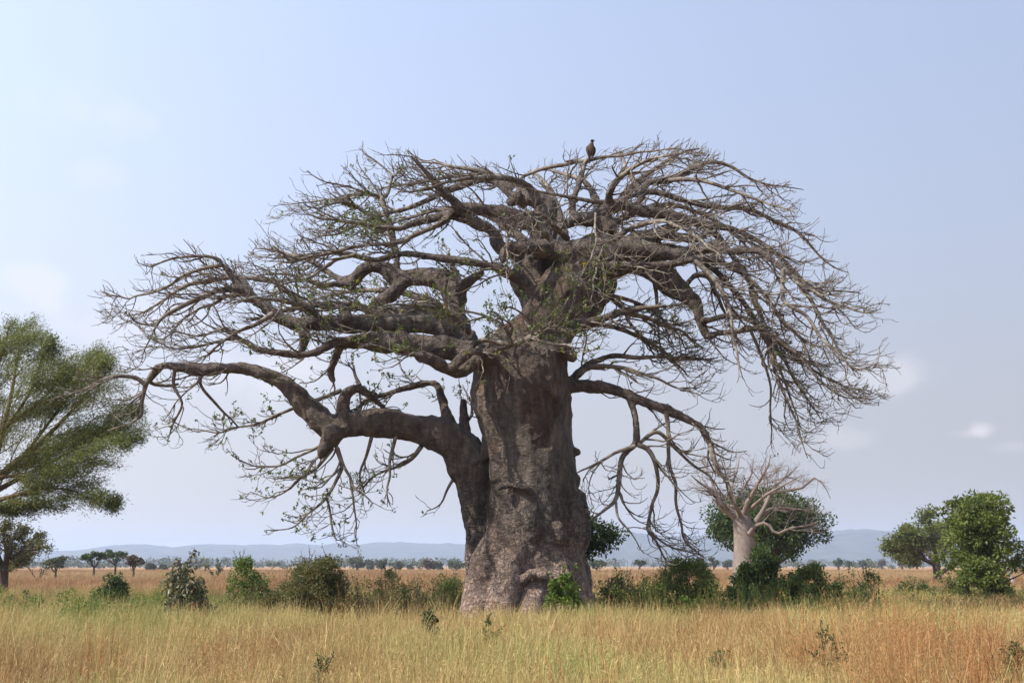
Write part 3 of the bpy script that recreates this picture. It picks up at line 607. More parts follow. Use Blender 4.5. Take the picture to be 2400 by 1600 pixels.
ch('right_mid', .2, 1.8, (1320, 905, 12), (1345, 884, 10), (1381, 853, 8.5), (1400, 845, 7.5), (1434, 834, 6.6), (1482, 836, 5.6), (1549, 838, 4), (1616, 839, 2.6), (1683, 839, 1.2))
ch('right_mid', .4, -1.0, (1345, 882, 7), (1390, 860, 6), (1450, 862, 5), (1520, 880, 3.6), (1580, 905, 2.4), (1640, 925, 1.2))
ch('right_up', -.3, -1.4, (1310, 778, 18), (1338, 766, 14), (1377, 753, 11), (1415, 746, 10), (1453, 732, 9), (1491, 724, 7), (1539, 720, 4.6), (1587, 714, 2.4), (1620, 700, 1.2))
ch('right_up', -.8, .8, (1464, 733, 7), (1500, 741, 6), (1530, 749, 5.4), (1568, 768, 4), (1597, 778, 3), (1650, 815, 1.6))
ch('right_up', .3, 1.4, (1410, 675, 7), (1424, 693, 5), (1463, 726, 4.4), (1472, 751, 4), (1510, 793, 3), (1530, 827, 2), (1560, 860, 1))
ch('right_up', .2, 2.4, (1420, 690, 6), (1480, 705, 4.6), (1530, 728, 3.6), (1580, 770, 2.6), (1610, 820, 1.4))
ch('right_up', .3, .9, (1530, 640, 6), (1537, 690, 4.6), (1541, 740, 3.8), (1543, 790, 2.4), (1548, 830, 1.2))

# pale limb that curls across the front of the trunk
ch('front', -1.3, -2.4, (1130, 830, 22), (1095, 862, 17), (1066, 874, 15), (1053, 868, 15), (1015, 845, 15), (985, 834, 14), (972, 828, 8))
ch('front', -2.0, -2.6, (1056, 866, 13), (1068, 852, 13), (1082, 840, 13), (1101, 823, 12), (1108, 808, 8.5), (1120, 800, 7.5), (1139, 795, 7), (1168, 801, 7), (1197, 807, 7), (1225, 798, 6.5), (1244, 788, 6), (1273, 779, 4.6), (1320, 770, 3), (1380, 772, 1.6))
ch('front', -2.2, -2.6, (1098, 824, 9), (1118, 824, 9), (1139, 825, 8.5), (1177, 817, 8), (1197, 808, 6))
ch('front', -2.6, -3.4, (1197, 807, 6), (1190, 780, 4.5), (1170, 755, 4), (1130, 735, 3), (1080, 722, 2), (1030, 700, 1))
ch('front', -2.6, -4.4, (1240, 790, 4), (1270, 800, 3.4), (1320, 808, 2.6), (1370, 815, 1.4))
ch('front', -2.6, -4.0, (1250, 786, 4), (1240, 755, 3), (1215, 730, 2.4), (1170, 715, 1.4))
ch('front_1', -1.6, -4.6, (1424, 545, 3), (1409, 588, 2.8), (1398, 626, 2.6), (1391, 665, 2.2), (1378, 708, 1.2))
ch('front_2', -1.4, -5.0, (1396, 500, 3), (1396, 560, 2.6), (1384, 610, 2.2), (1350, 660, 1.2))
ch('front_3', -1.2, -5.5, (1290, 560, 8), (1270, 540, 6), (1240, 520, 5), (1200, 540, 4), (1190, 600, 2.6), (1186, 660, 1.4))
ch('front_4', -1.2, -5.5, (1330, 560, 8), (1300, 530, 6.5), (1270, 505, 5), (1230, 500, 3.4), (1180, 510, 1.6))
ch('front_5', -1.5, -6.0, (1440, 560, 9), (1490, 530, 7), (1560, 520, 5), (1630, 550, 3.4), (1690, 600, 1.8))
ch('front_6', -1.4, -5.6, (1100, 780, 9), (1060, 740, 7), (1010, 720, 5), (950, 715, 3.6), (880, 720, 2))
ch('front_7', -1.6, -5.0, (760, 757, 9), (720, 720, 7), (660, 705, 5), (600, 700, 3.4), (540, 715, 1.8))
ch('back_8', 1.2, 5.6, (1380, 600, 16), (1420, 540, 12), (1480, 500, 9), (1560, 480, 7), (1640, 500, 5), (1720, 550, 3.4), (1790, 620, 1.8))
ch('back_9', 1.2, 5.8, (1260, 600, 16), (1200, 540, 11), (1130, 500, 8), (1050, 490, 6), (960, 510, 4), (880, 545, 2))
ch('back_10', 1.0, 6.0, (1090, 760, 16), (1030, 720, 11), (960, 690, 8), (880, 680, 6), (790, 690, 4), (700, 715, 2))
ch('back_11', 1.2, 5.8, (1330, 640, 20), (1320, 560, 14), (1310, 500, 10), (1290, 450, 7), (1270, 420, 4.5), (1240, 400, 2))
ch('back_12', 1.6, 4.6, (1330, 780, 12), (1400, 760, 8), (1480, 780, 5.4), (1550, 820, 3.4), (1610, 880, 1.8))

ENV = [(120, 955), (110, 925), (240, 790), (215, 690), (300, 610), (420, 566), (560, 590), (640, 478), (695, 468), (712, 405), (780, 425), (828, 350), (900, 345), (1000, 372), (1140, 380), (1230, 392),
       (1340, 352), (1400, 345), (1540, 325), (1645, 338), (1760, 395), (1885, 445), (1870, 500), (1950, 550), (1990, 610), (1985, 640), (2040, 690), (2075, 705), (2125, 765), (2090, 800), (2120, 850), (2080, 890), (2110, 940), (2010, 970),
       (1990, 1020), (1935, 1100), (1890, 1085), (1800, 1050), (1740, 920), (1700, 850), (1690, 940), (1700, 1040), (1760, 1050), (1750, 1190), (1665, 1310), (1560, 1335), (1440, 1300), (1370, 1280), (1345, 1140), (1350, 1000), (1090, 1000),
       (1070, 1240), (1000, 1215), (920, 1200), (850, 1292), (780, 1280), (615, 1262), (560, 1160), (530, 1070), (420, 1020), (410, 1060), (320, 1065), (290, 1010), (130, 965)]


def build_baobab():
    root = thing('baobab_tree', 'giant bare baobab with massive wrinkled trunk and wide spreading crown, a bird perched on top', 'baobab', (at(1240, 1325, BY)[0], BY, 0))
    off = np.array(root.location)
    chains = []                                     # world polylines
    for g, d0, d1, p in CH:
        n = len(p); seg = np.concatenate([[0], np.cumsum(np.hypot(*np.diff(p[:, :2], axis=0).T))]); t = seg / seg[-1]
        d = d0 + (d1 - d0) * t + (.22 * np.sin(t * 7 + p[0, 0])) * t * (1 - t) * 2
        W = np.array([at(p[i, 0], p[i, 1], BY + d[i]) for i in range(n)]); r = p[:, 2] / FPX * (BY + d) / CT * .985
        n2 = max(10, int(seg[-1] / 9)); C = catmull(np.column_stack([W, r]), n2); C[:, 3] = np.maximum(C[:, 3], .008)
        # thin boughs are never straight
        k = np.clip(1 - C[:, 3] / .12, 0, 1)[:, None] * np.minimum(1, np.linspace(0, 4, n2))[:, None]
        q = C[:, :3] * 1.6 + p[0, 1]; C[:, :3] += k * .09 * np.stack([vnoise(q), vnoise(q + 31.7), vnoise(q + 67.1)], 1)
        chains.append((g, C[:, :3], C[:, 3]))
    groups = list(dict.fromkeys(c[0] for c in chains))
    # thick wood: one skin grown over all stout boughs so that they flow into each other
    Vs, Fs, n0, skel, sk_r, sk_g = [], [], 0, [], [], []
    for g, P, r in chains:
        n = int((r > .095).sum())
        if n < 3: continue
        n = min(n + 2, len(r)); P2, r2 = P[:n], r[:n] * 1.03; S = 20 if r2.max() > .5 else 12
        a0 = unit(P2[0] - P2[1]); a1 = unit(P2[-1] - P2[-2])
        P3 = np.vstack([P2[0] + a0 * r2[0] * .55, P2, P2[-1] + a1 * r2[-1] * .55]); r3 = np.concatenate([[r2[0] * .55], r2, [r2[-1] * .55]])
        V, F = tubes(P3[None], r3[None], S); K = len(r3)
        c0, c1 = len(V), len(V) + 1; V = np.vstack([V, P3[0] + a0 * r3[0] * .3, P3[-1] + a1 * r3[-1] * .3])
        s = np.arange(S); e = (K - 1) * S
        tr = np.vstack([np.stack([s * 0 + c0, (s + 1) % S, s], 1), np.stack([s * 0 + c1, e + s, e + (s + 1) % S], 1)])
        Fs += [f for f in (F + n0).tolist()] + [f for f in (tr + n0).tolist()]; Vs.append(V); n0 += len(V)
        m = np.linspace(0, n - 1, n * 2); i = np.minimum(m.astype(int), n - 2); f = (m - i)[:, None]
        skel.append(P2[i] * (1 - f) + P2[i + 1] * f); sk_r.append(r2[i]); sk_g += [groups.index(g)] * len(m)
    V = np.concatenate(Vs); me = bpy.data.meshes.new('skin'); me.from_pydata(V.tolist(), [], Fs)
    tmp = bpy.data.objects.new('skin', me); COL.objects.link(tmp); md = tmp.modifiers.new('remesh', 'REMESH'); md.mode = 'VOXEL'; md.voxel_size = .036
    dg = bpy.context.evaluated_depsgraph_get(); dg.update(); m2 = bpy.data.meshes.new_from_object(tmp.evaluated_get(dg)); bpy.data.objects.remove(tmp)
    nv = len(m2.vertices); V = np.empty(nv * 3, np.float32); m2.vertices.foreach_get('co', V); V = V.reshape(-1, 3).astype(float)
    E = np.empty(len(m2.edges) * 2, np.int32); m2.edges.foreach_get('vertices', E); E = E.reshape(-1, 2)
    Fq = np.empty(len(m2.loops), np.int32); m2.loops.foreach_get('vertex_index', Fq); Fq = Fq.reshape(-1, 4)
    deg = np.bincount(E.ravel(), minlength=nv)[:, None]

    def smooth(V, n):
        for _ in range(n):
            A = np.zeros_like(V)
            for k in range(3): A[:, k] = np.bincount(E[:, 0], V[E[:, 1], k], nv) + np.bincount(E[:, 1], V[E[:, 0], k], nv)
            V = .4 * V + .6 * A / deg
        return V

    def normals(V):
        fn = np.cross(V[Fq[:, 2]] - V[Fq[:, 0]], V[Fq[:, 3]] - V[Fq[:, 1]]); Nn = np.zeros_like(V)
        for k in range(3):
            for c in range(4): Nn[:, k] += np.bincount(Fq[:, c], fn[:, k], nv)
        return unit(Nn)
    V = smooth(V, 6)
    # nearest bough
    SK = np.concatenate(skel); SR = np.concatenate(sk_r); SG = np.array(sk_g)
    kd = kdtree.KDTree(len(SK))
    for i, p in enumerate(SK): kd.insert(p, i)
    kd.balance(); own = np.zeros(nv, int); rad = np.zeros(nv)
    for i in range(nv):
        b = min(((q[2] - SR[q[1]], q[1]) for q in kd.find_n(V[i], 7)))[1]; own[i] = SG[b]; rad[i] = SR[b]
    rad = smooth(np.repeat(rad[:, None], 3, 1), 6)[:, 0]
    # relief: swellings, horizontal wrinkles, vertical folds on the buttresses, pits
    Nn = normals(V); Q = V - off; z = Q[:, 2]; k = np.clip(rad / 1.0, .06, 1.2); low = np.clip((3.6 - z) / 2.6, 0, 1); foot = np.clip((1.9 - z) / 1.2, 0, 1); thick = np.clip((rad - .5) / .7, 0, 1)
    d = .20 * np.sqrt(k) * fbm(Q * np.array((.8, .8, .55)), 3) * np.clip(rad / .7, .1, 1) + .05 * np.minimum(rad / .3, 1) * fbm(Q * 2.4, 2)
    wq = Q + .25 * np.stack([vnoise(Q * 1.3), vnoise(Q * 1.3 + 9), vnoise(Q * 1.3 + 21)], 1)
    wr = 1 - np.abs(fbm(wq * np.array((1.3, 1.3, 4.2)), 2)); d += thick * (.05 + .13 * low * (1 - foot * .5)) * (wr - .6)
    fold = 1 - np.abs(vnoise(wq * np.array((3.4, 3.4, .55)))); d += thick * .20 * foot * (fold - .5) + thick * .08 * low * (fold - .5); fold2 = 1 - np.abs(vnoise(wq * np.array((7.5, 7.5, 1.1)) + 5)); d += thick * .07 * low * (fold2 - .5)
    pit = fbm(wq * np.array((3.6, 3.6, 2.6)) + 50, 2); crk = 1 - np.abs(fbm(wq * np.array((1.9, 1.9, 1.1)) + 13, 3)); d -= thick * (.04 + .30 * low) * np.clip(crk - .80, 0, .2) * 2.6
    crk = 1 - np.abs(fbm(wq * np.array((2.6, 2.6, 4.6)) + 31, 2)); d -= thick * .34 * low * (1 - .5 * foot) * np.clip(crk - .82, 0, .2) * 2.4
    crk = 1 - np.abs(vnoise(wq * np.array((4.6, 4.6, .8)) + 43)); d -= thick * .55 * foot * np.clip(crk - .80, 0, .2)
    d -= thick * .28 * low * np.clip(pit - .45, 0, .5) * 1.6
    d += thick * .05 * (vnoise(wq * np.array((1.2, 1.2, .25)) + 77))
    for zz, am in ((5.05, .05), (3.6, .04)):          # scarred rings round the trunk
        d += thick * am * np.exp(-((z - zz - .12 * vnoise(Q * 1.1)) / .05) ** 2) * np.clip(.6 + vnoise(Q * .9 + 5), 0, 1)
    d += (1 - thick) * .025 * np.minimum(rad / .2, 1) * fbm(Q * 6, 2)
    V = V + Nn * d[:, None]; V = smooth(V, 1); Nn = normals(V)
    fg = own[Fq[:, 0]]; limb_mesh = {}
    for gi, g in enumerate(groups):
        f = Fq[fg == gi]
        if not len(f): limb_mesh[g] = None; continue
        u, inv = np.unique(f, return_inverse=True); limb_mesh[g] = (V[u] - off, inv.reshape(-1, 4), Nn[u], rad[u])
    # boughs too thin for the skin
    thin = {g: [] for g in groups}; twig = {g: [] for g in groups}; leaf = {g: [] for g in groups}
    rg = np.random.default_rng(21); centre = np.array((off[0] + .3, BY, 0))

    def clip_env(P, minf=.35):
        N, K = P.shape[:2]; x, y = project(P); ok = in_poly(x + rg.normal(0, 16, (N, 1)), y + rg.normal(0, 14, (N, 1)), ENV); ok[:, 0] = True
        bad = ~ok; first = np.where(bad.any(1), bad.argmax(1), K); keep = first >= max(2, int(minf * K))
        P = P[keep]; fr = (first[keep] - 1) / (K - 1)
        s = np.linspace(0, 1, K)[None, :] * fr[:, None] * (K - 1); i = np.minimum(s.astype(int), K - 2); w = (s - i)[..., None]; n = np.arange(len(P))[:, None]
        return P[n, i] * (1 - w) + P[n, i + 1] * w, keep, fr

    zones = [(880, 520, 90, .55), (860, 880, 170, .75), (620, 960, 110, .75), (1020, 880, 90, .8), (1120, 780, 150, .5), (1290, 720, 110, .8), (1400, 660, 60, .9), (760, 760, 130, .35), (1000, 660, 110, .25),
             (690, 1100, 140, .55), (720, 1190, 120, .5), (840, 1150, 110, .25), (1040, 1140, 80, .5), (880, 680, 90, .35), (800, 520, 60, .35), (1500, 790, 90, .15), (1580, 740, 70, .15), (410, 1030, 40, .4), (1110, 600, 60, .2)]
    for g, P, r in chains:
        if g == 'trunk': continue
        n = int((r > .095).sum()); n = n if n >= 3 else 0; a = max(0, n - 1)
        if len(P) - a > 3: thin[g].append(tubes((P[a:] - off)[None], np.maximum(r[a:], .009)[None], 8))
        # side branches only where the bough is not too stout
        ok = r < .24
        if ok.sum() < 4: continue
        i0 = int(np.argmax(ok)); Pc, rc = P[i0:], r[i0:]; L = np.linalg.norm(np.diff(Pc, axis=0), axis=1).sum()
        xa, ya = project(Pc[len(Pc) // 2][None]); low_side = ya[0] > 880
        dens = 1.4 if low_side else 2.25
        if xa[0] > 1560 and not low_side: dens = 2.8
        m = max(2, int(L * dens))
        s, dr, rr, t, _ = spawn(Pc[None], rc[None], m, .06, 1.0, (.35, .95), rg, .7)
        M_ = len(s); ln = rg.uniform(.7, 2.0, M_) * (1.1 - .35 * t) * (1 if low_side else 1.1)
        droop_side = (xa[0] > 1620) or low_side
        A = grow(s, dr, ln, 9, centre, .15, .18 if droop_side else .08, .16 if droop_side else .12, .22, rg); A, kp, fr = clip_env(A)
        if not len(A): continue
        ra = np.clip(rr[kp] * .6, .014, .040) * (.6 + .4 * fr); RA = taper(ra, 9, .32); thin[g].append(tubes(A - off, RA, 5))
        allP = [(A, RA, ln[kp] * fr)]
        tail = catmull(np.column_stack([Pc, rc])[int(len(Pc) * .55):], 9); allP.append((tail[None, :, :3], np.minimum(tail[None, :, 3], .03), np.array([L * .45])))
        for PP, RR, LL in allP:
            s, dr, rr, t, _ = spawn(PP, RR, np.maximum(LL * (2.9 if low_side else 3.0), 1.6), .12, 1.0, (.4, 1.0), rg, .7)
            ln2 = rg.uniform(.30, 1.15, len(s)); Bm = grow(s, dr, ln2, 7, centre, .10, .10 if droop_side else .04, .26, .24, rg); Bm, kp, fr = clip_env(Bm)
            if not len(Bm): continue
            rb = np.clip(rr[kp] * .65, .012, .021); RB = taper(rb, 7, .5); twig[g].append(tubes(Bm - off, RB, 4))
            s, dr, rr, t, _ = spawn(Bm, RB, 1.4 if low_side else 1.35, .2, 1.0, (.45, 1.1), rg, .8)
            ln3 = rg.uniform(.14, .5, len(s)); Cm = grow(s, dr, ln3, 5, centre, .05, 0, .40, .27, rg); Cm, kp, fr = clip_env(Cm, .3)
            if len(Cm): twig[g].append(tubes(Cm - off, taper(np.full(len(Cm), .0105), 5, .55), 3))
            tips = np.concatenate([Bm[:, -1], Cm[:, -1]]) if len(Cm) else Bm[:, -1]; x, y = project(tips)
            pr = np.full(len(tips), .006)
            for zx, zy, zr, zp in zones: pr = np.maximum(pr, min(1, 1.5 * zp) * np.exp(-(((x - zx) ** 2 + (y - zy) ** 2) / zr ** 2)))
            sel = tips[rg.uniform(size=len(tips)) < pr]
            if len(sel):
                C = np.repeat(sel, 5, 0) + rg.normal(0, .045, (len(sel) * 5, 3)); leaf[g].append(leaves(C - off, .12, .45, .5, rg, None, .35, np.clip(np.repeat(rg.beta(2, 3, len(sel)), 5) + rg.normal(0, .1, len(sel) * 5), 0, 1)))
    for g in groups:
        parts = []
        lm = limb_mesh[g]; tv, tf, _ = merge(thin[g])
        if g == 'trunk':
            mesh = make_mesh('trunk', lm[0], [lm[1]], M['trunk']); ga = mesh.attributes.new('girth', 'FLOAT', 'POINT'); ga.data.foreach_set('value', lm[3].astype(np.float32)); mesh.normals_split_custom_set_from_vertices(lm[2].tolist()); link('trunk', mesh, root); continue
        if lm is not None:
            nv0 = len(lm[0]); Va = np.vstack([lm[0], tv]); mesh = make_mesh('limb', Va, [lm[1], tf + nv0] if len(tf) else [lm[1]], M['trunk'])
            ga = mesh.attributes.new('girth', 'FLOAT', 'POINT'); ga.data.foreach_set('value', np.concatenate([lm[3], np.zeros(len(tv))]).astype(np.float32))
            mesh.materials.append(M['twig'])
            mi = np.zeros(len(mesh.polygons), np.int32); mi[len(lm[1]):] = 1; rr_ = 0
            mesh.polygons.foreach_set('material_index', mi)
            nn = np.empty(len(Va) * 3, np.float32); mesh.vertices.foreach_get('normal', nn); nn = nn.reshape(-1, 3); nn[:nv0] = lm[2]; mesh.normals_split_custom_set_from_vertices(nn.tolist())
        else:
            mesh = make_mesh('limb', tv, [tf], M['twig'])
        lo = link('limb', mesh, root)
        v, f, _ = merge(twig[g])
        if len(v): link('twigs', make_mesh('twigs', v, [f], M['twig']), lo, 'stuff')
        v, f, t = merge(leaf[g])
        if len(v): link('leaves', make_mesh('leaves', v, [f], M['leaf_baobab'], tint=t), lo, 'stuff')
    return root


build_baobab()


# ------------------------------------------------------------------ the bird on the topmost bough
def build_bird():
    Y = BY + .25; foot = at(1386, 374, Y); s = .0140 * 1.0          # metres per photo pixel here
    root = thing('bird', 'dark brown bird of prey perched on the highest bough, seen from behind', 'bird', tuple(foot))
    brown = plain_mat('brown_plumage', (.06, .036, .024), .8, .5, 60); dark = plain_mat('blackish_plumage', (.022, .017, .016), .8, .4, 60); bone = plain_mat('pale_leg_scales', (.45, .40, .33), .6, .2, 40); horn = plain_mat('dark_beak_horn', (.03, .028, .026), .35, .2, 40)

    def lathe(name, spine, mat, squash=(1, 1), S=16, K=26, parent=None):
        C = catmull(np.array(spine, float) * s, K); P, r = C[:, :3], np.maximum(C[:, 3], .0008)
        V, F = tubes(P[None], r[None], S); c = V.reshape(K, S, 3); V = (P[:, None, :] + (c - P[:, None, :]) * np.array((squash[0], squash[1], 1))).reshape(-1, 3)
        return link(name, make_mesh(name, V, [F], mat), parent or root)
    # spine points (x right, y away, z up, radius) in photo pixels
    body = lathe('body', [(-4, 2, 5, 1), (-3, 1, 9, 5.5), (-2.5, 0, 16, 9.3), (-1.5, 0, 25, 10.6), (-.5, 0, 33, 9.6), (1, -.5, 39, 6.6), (2.2, -1, 43, 4.2), (2.6, -1.2, 46, 3.8), (2.7, -1.4, 48.5, 4.0), (2.6, -1.4, 50.5, 3.2), (2.6, -1.4, 52, .4)], brown, (.95, .85))
    lathe('head_cap', [(2.7, -1.4, 46, 3.6), (2.7, -1.5, 48.5, 4.5), (2.6, -1.4, 50.8, 3.7), (2.5, -1.3, 52.4, .3)], dark, (1, 1.1), 14, 14)
    lathe('beak', [(5.4, -2.4, 48.4, 1.5), (7.2, -3.0, 48.3, 1.3), (8.4, -3.4, 47.4, .8), (8.7, -3.5, 46.2, .2)], horn, (1, .8), 8, 10)
    lathe('wing', [(-8, -1, 35, 1.2), (-9.6, -2.6, 30, 5), (-9, -4.2, 22, 6), (-7.2, -4.4, 13, 4.6), (-5.5, -3.4, 4, 2.4), (-4.5, -2.6, -2, .5)], brown, (.75, .8), 12, 22)
    lathe('wing', [(5, 2.4, 36, 1.2), (7.4, 1.4, 31, 4), (8, .6, 23, 4.6), (6, -.6, 14, 3.8), (2.4, -1.6, 5, 2.0), (-.5, -1.8, -1, .5)], dark, (.8, .9), 12, 22)  # wing away from the sun: its shade is put into the darker plumage
    lathe('tail', [(-3.6, 1, 11, 2.5), (-4.6, .6, 4, 3.3), (-5, .2, -4, 3.0), (-5.2, 0, -9, 2.2), (-5.2, 0, -10, .4)], dark, (1.1, .45), 10, 14)
    for x, y in ((-1.2, -1.4), (2.6, -1.0)):
        lg = lathe('leg', [(x, y, 10, 2.6), (x, y, 6.5, 1.9), (x + .2, y, 3, 1.0), (x + .2, y, -1.0, 1.0)], bone, (1, 1), 8, 12)
        for dx, dy in ((2.2, -1.4), (0, -2.4), (-2, -1.4), (.2, 2)):
            lathe('toe', [(x + .2, y, -.6, .8), (x + dx * .6, y + dy * .6, -.7, .7), (x + dx, y + dy, -1.5, .3)], horn, (1, 1), 6, 6, lg)


build_bird()


# ------------------------------------------------------------------ leafy plants
def clump_leaves(C, rc, n, size, aspect, up, rg, flat=.75, droop=0.0, var=.5):
    """leaf cloud round clump centres C: every clump has its own hue"""
    k = len(C); idx = np.repeat(np.arange(k), n); rcl = np.broadcast_to(rc, k)[idx][:, None]
    dirs = unit(rg.normal(size=(len(idx), 3))); rad = rg.uniform(.25, 1.0, (len(idx), 1)) ** .6
    P = C[idx] + dirs * rad * rcl * np.array((1, 1, flat))
    ct = rg.beta(2, 2.2, k); t = np.clip(ct[idx] * (1 - var) + rg.uniform(0, 1, len(idx)) * var, 0, 1)
    return leaves(P, size, aspect, up, rg, dirs, droop, t)


def bush(name, label, x0, x1, ytop, Y, mat, seed, size=.07, n_cl=60, n_lf=90, aspect=.55, stem='brown_bark', rc=.22, spikes=8, droop=.1, skirt=.12, group='bushes in the belt beside the great baobab', dome=.6, depth=None, cat='bush', zmin=.0, up=.4, peak=None, gap=0.0):
    """bush whose outline in the view runs from x0 to x1 (px) and up to ytop (px), rooted at distance Y"""
    rg = np.random.default_rng(seed); a = (at(x1, 1325, Y)[0] - at(x0, 1325, Y)[0]) / 2; H = at((x0 + x1) / 2, ytop, Y)[2]; cx = at((x0 + x1) / 2, 1325, Y)[0]; b = depth or a * .8
    root = thing(name, label, cat, (cx, Y, 0), group); N = n_cl
    th = rg.uniform(0, 2 * math.pi, N); q = rg.uniform(0, 1, N) ** .42; u = rg.uniform(0, 1, N) ** .6
    # lobed outline
    lob = 1 + .20 * np.sin(th * 3 + seed) + .12 * np.sin(th * 5 + 2 * seed)
    px = 0 if peak is None else peak
    top = (1 - np.clip(np.abs(q * np.cos(th) - px) / (1 + abs(px)), 0, 1) ** (2.2 + dome)) * (.86 + .14 * np.sin(seed + 3 * q * np.cos(th)))
    wid = 1 - .35 * np.abs(u - .45) ** 1.5 * 2
    C = np.stack([(a - rc * .4) * q * np.cos(th) * lob * wid * 1.14, b * q * np.sin(th) * wid * .9, skirt * H + (H - rc * .7) * np.maximum(top, .38) * (.10 + .90 * u) * (1 - skirt)], 1)
    C[:, 2] *= (H - rc * .55) / C[:, 2].max()
    parts = [clump_leaves(C, rc * rg.uniform(.7, 1.25, N), n_lf, size, aspect, up, rg, .8, droop)]
    # main stems to some clumps and loose sprays poking out of the outline
    ns = min(N, 14 + spikes); pick = C[rg.permutation(N)[:ns]]; base = np.zeros((ns, 3)); base[:, :2] = rg.normal(0, .12 * a, (ns, 2)); mid = base * .4 + pick * .5 + rg.normal(0, .06, (ns, 3)); mid[:, 2] = pick[:, 2] * .45
    t = np.linspace(0, 1, 7)[None, :, None]; P = base[:, None] * (1 - t) ** 2 + 2 * mid[:, None] * t * (1 - t) + pick[:, None] * t ** 2
    st = [tubes(P, taper(rg.uniform(.012, .03, ns) * min(1.6, max(.6, a)), 7, .3), 5)]
    if spikes:
        i = np.argsort(-(C[:, 2] + .3 * rg.normal(size=N)))[:spikes * 2]; i = rg.choice(i, spikes); d = unit(rg.normal(0, .35, (spikes, 3)) + np.array((0, 0, 1)) + C[i] * np.array((.5, .5, 0)) / max(a, .3)); ln = rg.uniform(.2, .55, spikes) * max(.6, min(1.3, H / 2.2))
        Q = grow(C[i], d, ln, 6, None, 0, 0, .05, .16, rg); st.append(tubes(Q, taper(np.full(spikes, .011), 6, .4), 4)); m = 9
        s, dr, _, _, _ = spawn(Q, np.full(Q.shape[:2], .01), m, .2, 1, (.5, 1.2), rg); parts.append(leaves(s + dr * size * .6, size, aspect, up, rg, dr, droop))
    v, f, tt = merge(parts); sv, sf, _ = merge(st)
    link('stems', make_mesh('stems', sv, [sf], M[stem]), root, 'stuff'); link('foliage', make_mesh('foliage', v, [f], M[mat], smooth=False, tint=tt), root, 'stuff')
    return root


BL = 'bush'
bush(BL, 'round dark green bush alone in the grass, under the flat-topped trees on the left', 217, 320, 1345, 43, 'leaf_dark', 1, .10, 46, 110, .5, rc=.28, spikes=3)
bush(BL, 'low dark bush in green grass before the small brown tree at the left edge', 8, 132, 1381, 43, 'leaf_dark', 2, .07, 40, 60, rc=.16, spikes=5, dome=1.2)
bush(BL, 'bush with big drooping grey-olive leaves, left of the brown thicket', 380, 514, 1316, 34.5, 'leaf_big', 3, .17, 52, 26, .5, rc=.26, spikes=6, droop=.7)
bush(BL, 'fresh green bush with a bright top, touching the brown thicket on its left', 540, 652, 1304, 39, 'leaf_bright', 4, .08, 60, 80, rc=.26, spikes=7, peak=-.2)
bush(BL, 'largest brown-green bush, a dense rounded thicket left of the trunk', 640, 838, 1304, 35, 'leaf_olive', 5, .065, 150, 130, .6, rc=.30, spikes=16, depth=1.1)
bush(BL, 'twiggy olive bush with bare stems, right of the brown thicket', 866, 940, 1334, 37.5, 'leaf_olive', 6, .06, 34, 60, rc=.20, spikes=9, skirt=.25)
bush(BL, 'small mid-green bush below the bare stalks, between twiggy bush and bright bush', 908, 982, 1372, 36.5, 'leaf_mid', 7, .07, 26, 60, rc=.18, spikes=5)
bush(BL, 'light green feathery bush against the left foot of the baobab', 1005, 1112, 1346, 38.5, 'leaf_bright', 8, .055, 75, 100, .45, rc=.24, spikes=9, skirt=.2)
bush(BL, 'broad-leaved green bush growing in front of the right foot of the trunk', 1278, 1384, 1345, 33.2, 'leaf_bright', 9, .12, 52, 60, .65, rc=.22, spikes=5, skirt=.1, peak=-.15)
bush(BL, 'untidy olive bush between the trunk and the tall dense bush', 1386, 1532, 1352, 37, 'leaf_olive', 10, .075, 80, 70, rc=.22, spikes=16, dome=1.2)
bush(BL, 'tall dense green bush under the hanging branches right of the trunk', 1520, 1690, 1303, 38.5, 'leaf_fresh', 11, .065, 140, 130, .55, rc=.27, spikes=20, depth=1.2)
bush(BL, 'tall narrow bush at the foot of the second baobab', 1702, 1842, 1278, 41, 'leaf_mid', 12, .13, 80, 60, .6, rc=.28, spikes=9, peak=.05, dome=.1)
bush(BL, 'small bush hiding the left foot of the second baobab', 1700, 1772, 1316, 40.3, 'leaf_mid', 112, .12, 46, 50, .6, rc=.26, spikes=4, dome=.2)
bush(BL, 'wide drooping green bush right of the second baobab\'s foot', 1800, 1972, 1318, 40, 'leaf_fresh', 13, .11, 120, 80, .5, rc=.28, spikes=9, droop=.35, peak=-.25, dome=.2)
bush(BL, 'low mid-green bush spilling out to the right of the wide drooping bush', 1920, 1990, 1364, 37, 'leaf_mid', 14, .10, 26, 60, rc=.2, spikes=4)
bush(BL, 'small bright green weed clump at the foot of the tall dense bush', 1574, 1632, 1396, 34.5, 'leaf_bright', 15, .10, 12, 40, .6, rc=.13, spikes=4, cat='weed')
bush(BL, 'low round olive bush in the plain below the forked tree on the right', 2086, 2212, 1350, 58, 'leaf_mid', 16, .09, 80, 90, rc=.33, spikes=5)
bush(BL, 'low bush with bright tips beside the leafy tree\'s foot on the right', 2205, 2262, 1352, 54, 'leaf_olive', 17, .09, 40, 70, rc=.3, spikes=4)
bush(BL, 'thin open weed with bare twigs standing alone in the orange grass', 2005, 2066, 1330, 36.5, 'leaf_mid', 18, .07, 26, 22, .5, rc=.18, spikes=12, skirt=.3, dome=.2, cat='weed')
bush(BL, 'low purplish-brown bush at the right edge of the photo', 2362, 2440, 1374, 60, 'leaf_red', 19, .08, 40, 70, rc=.26, spikes=5)
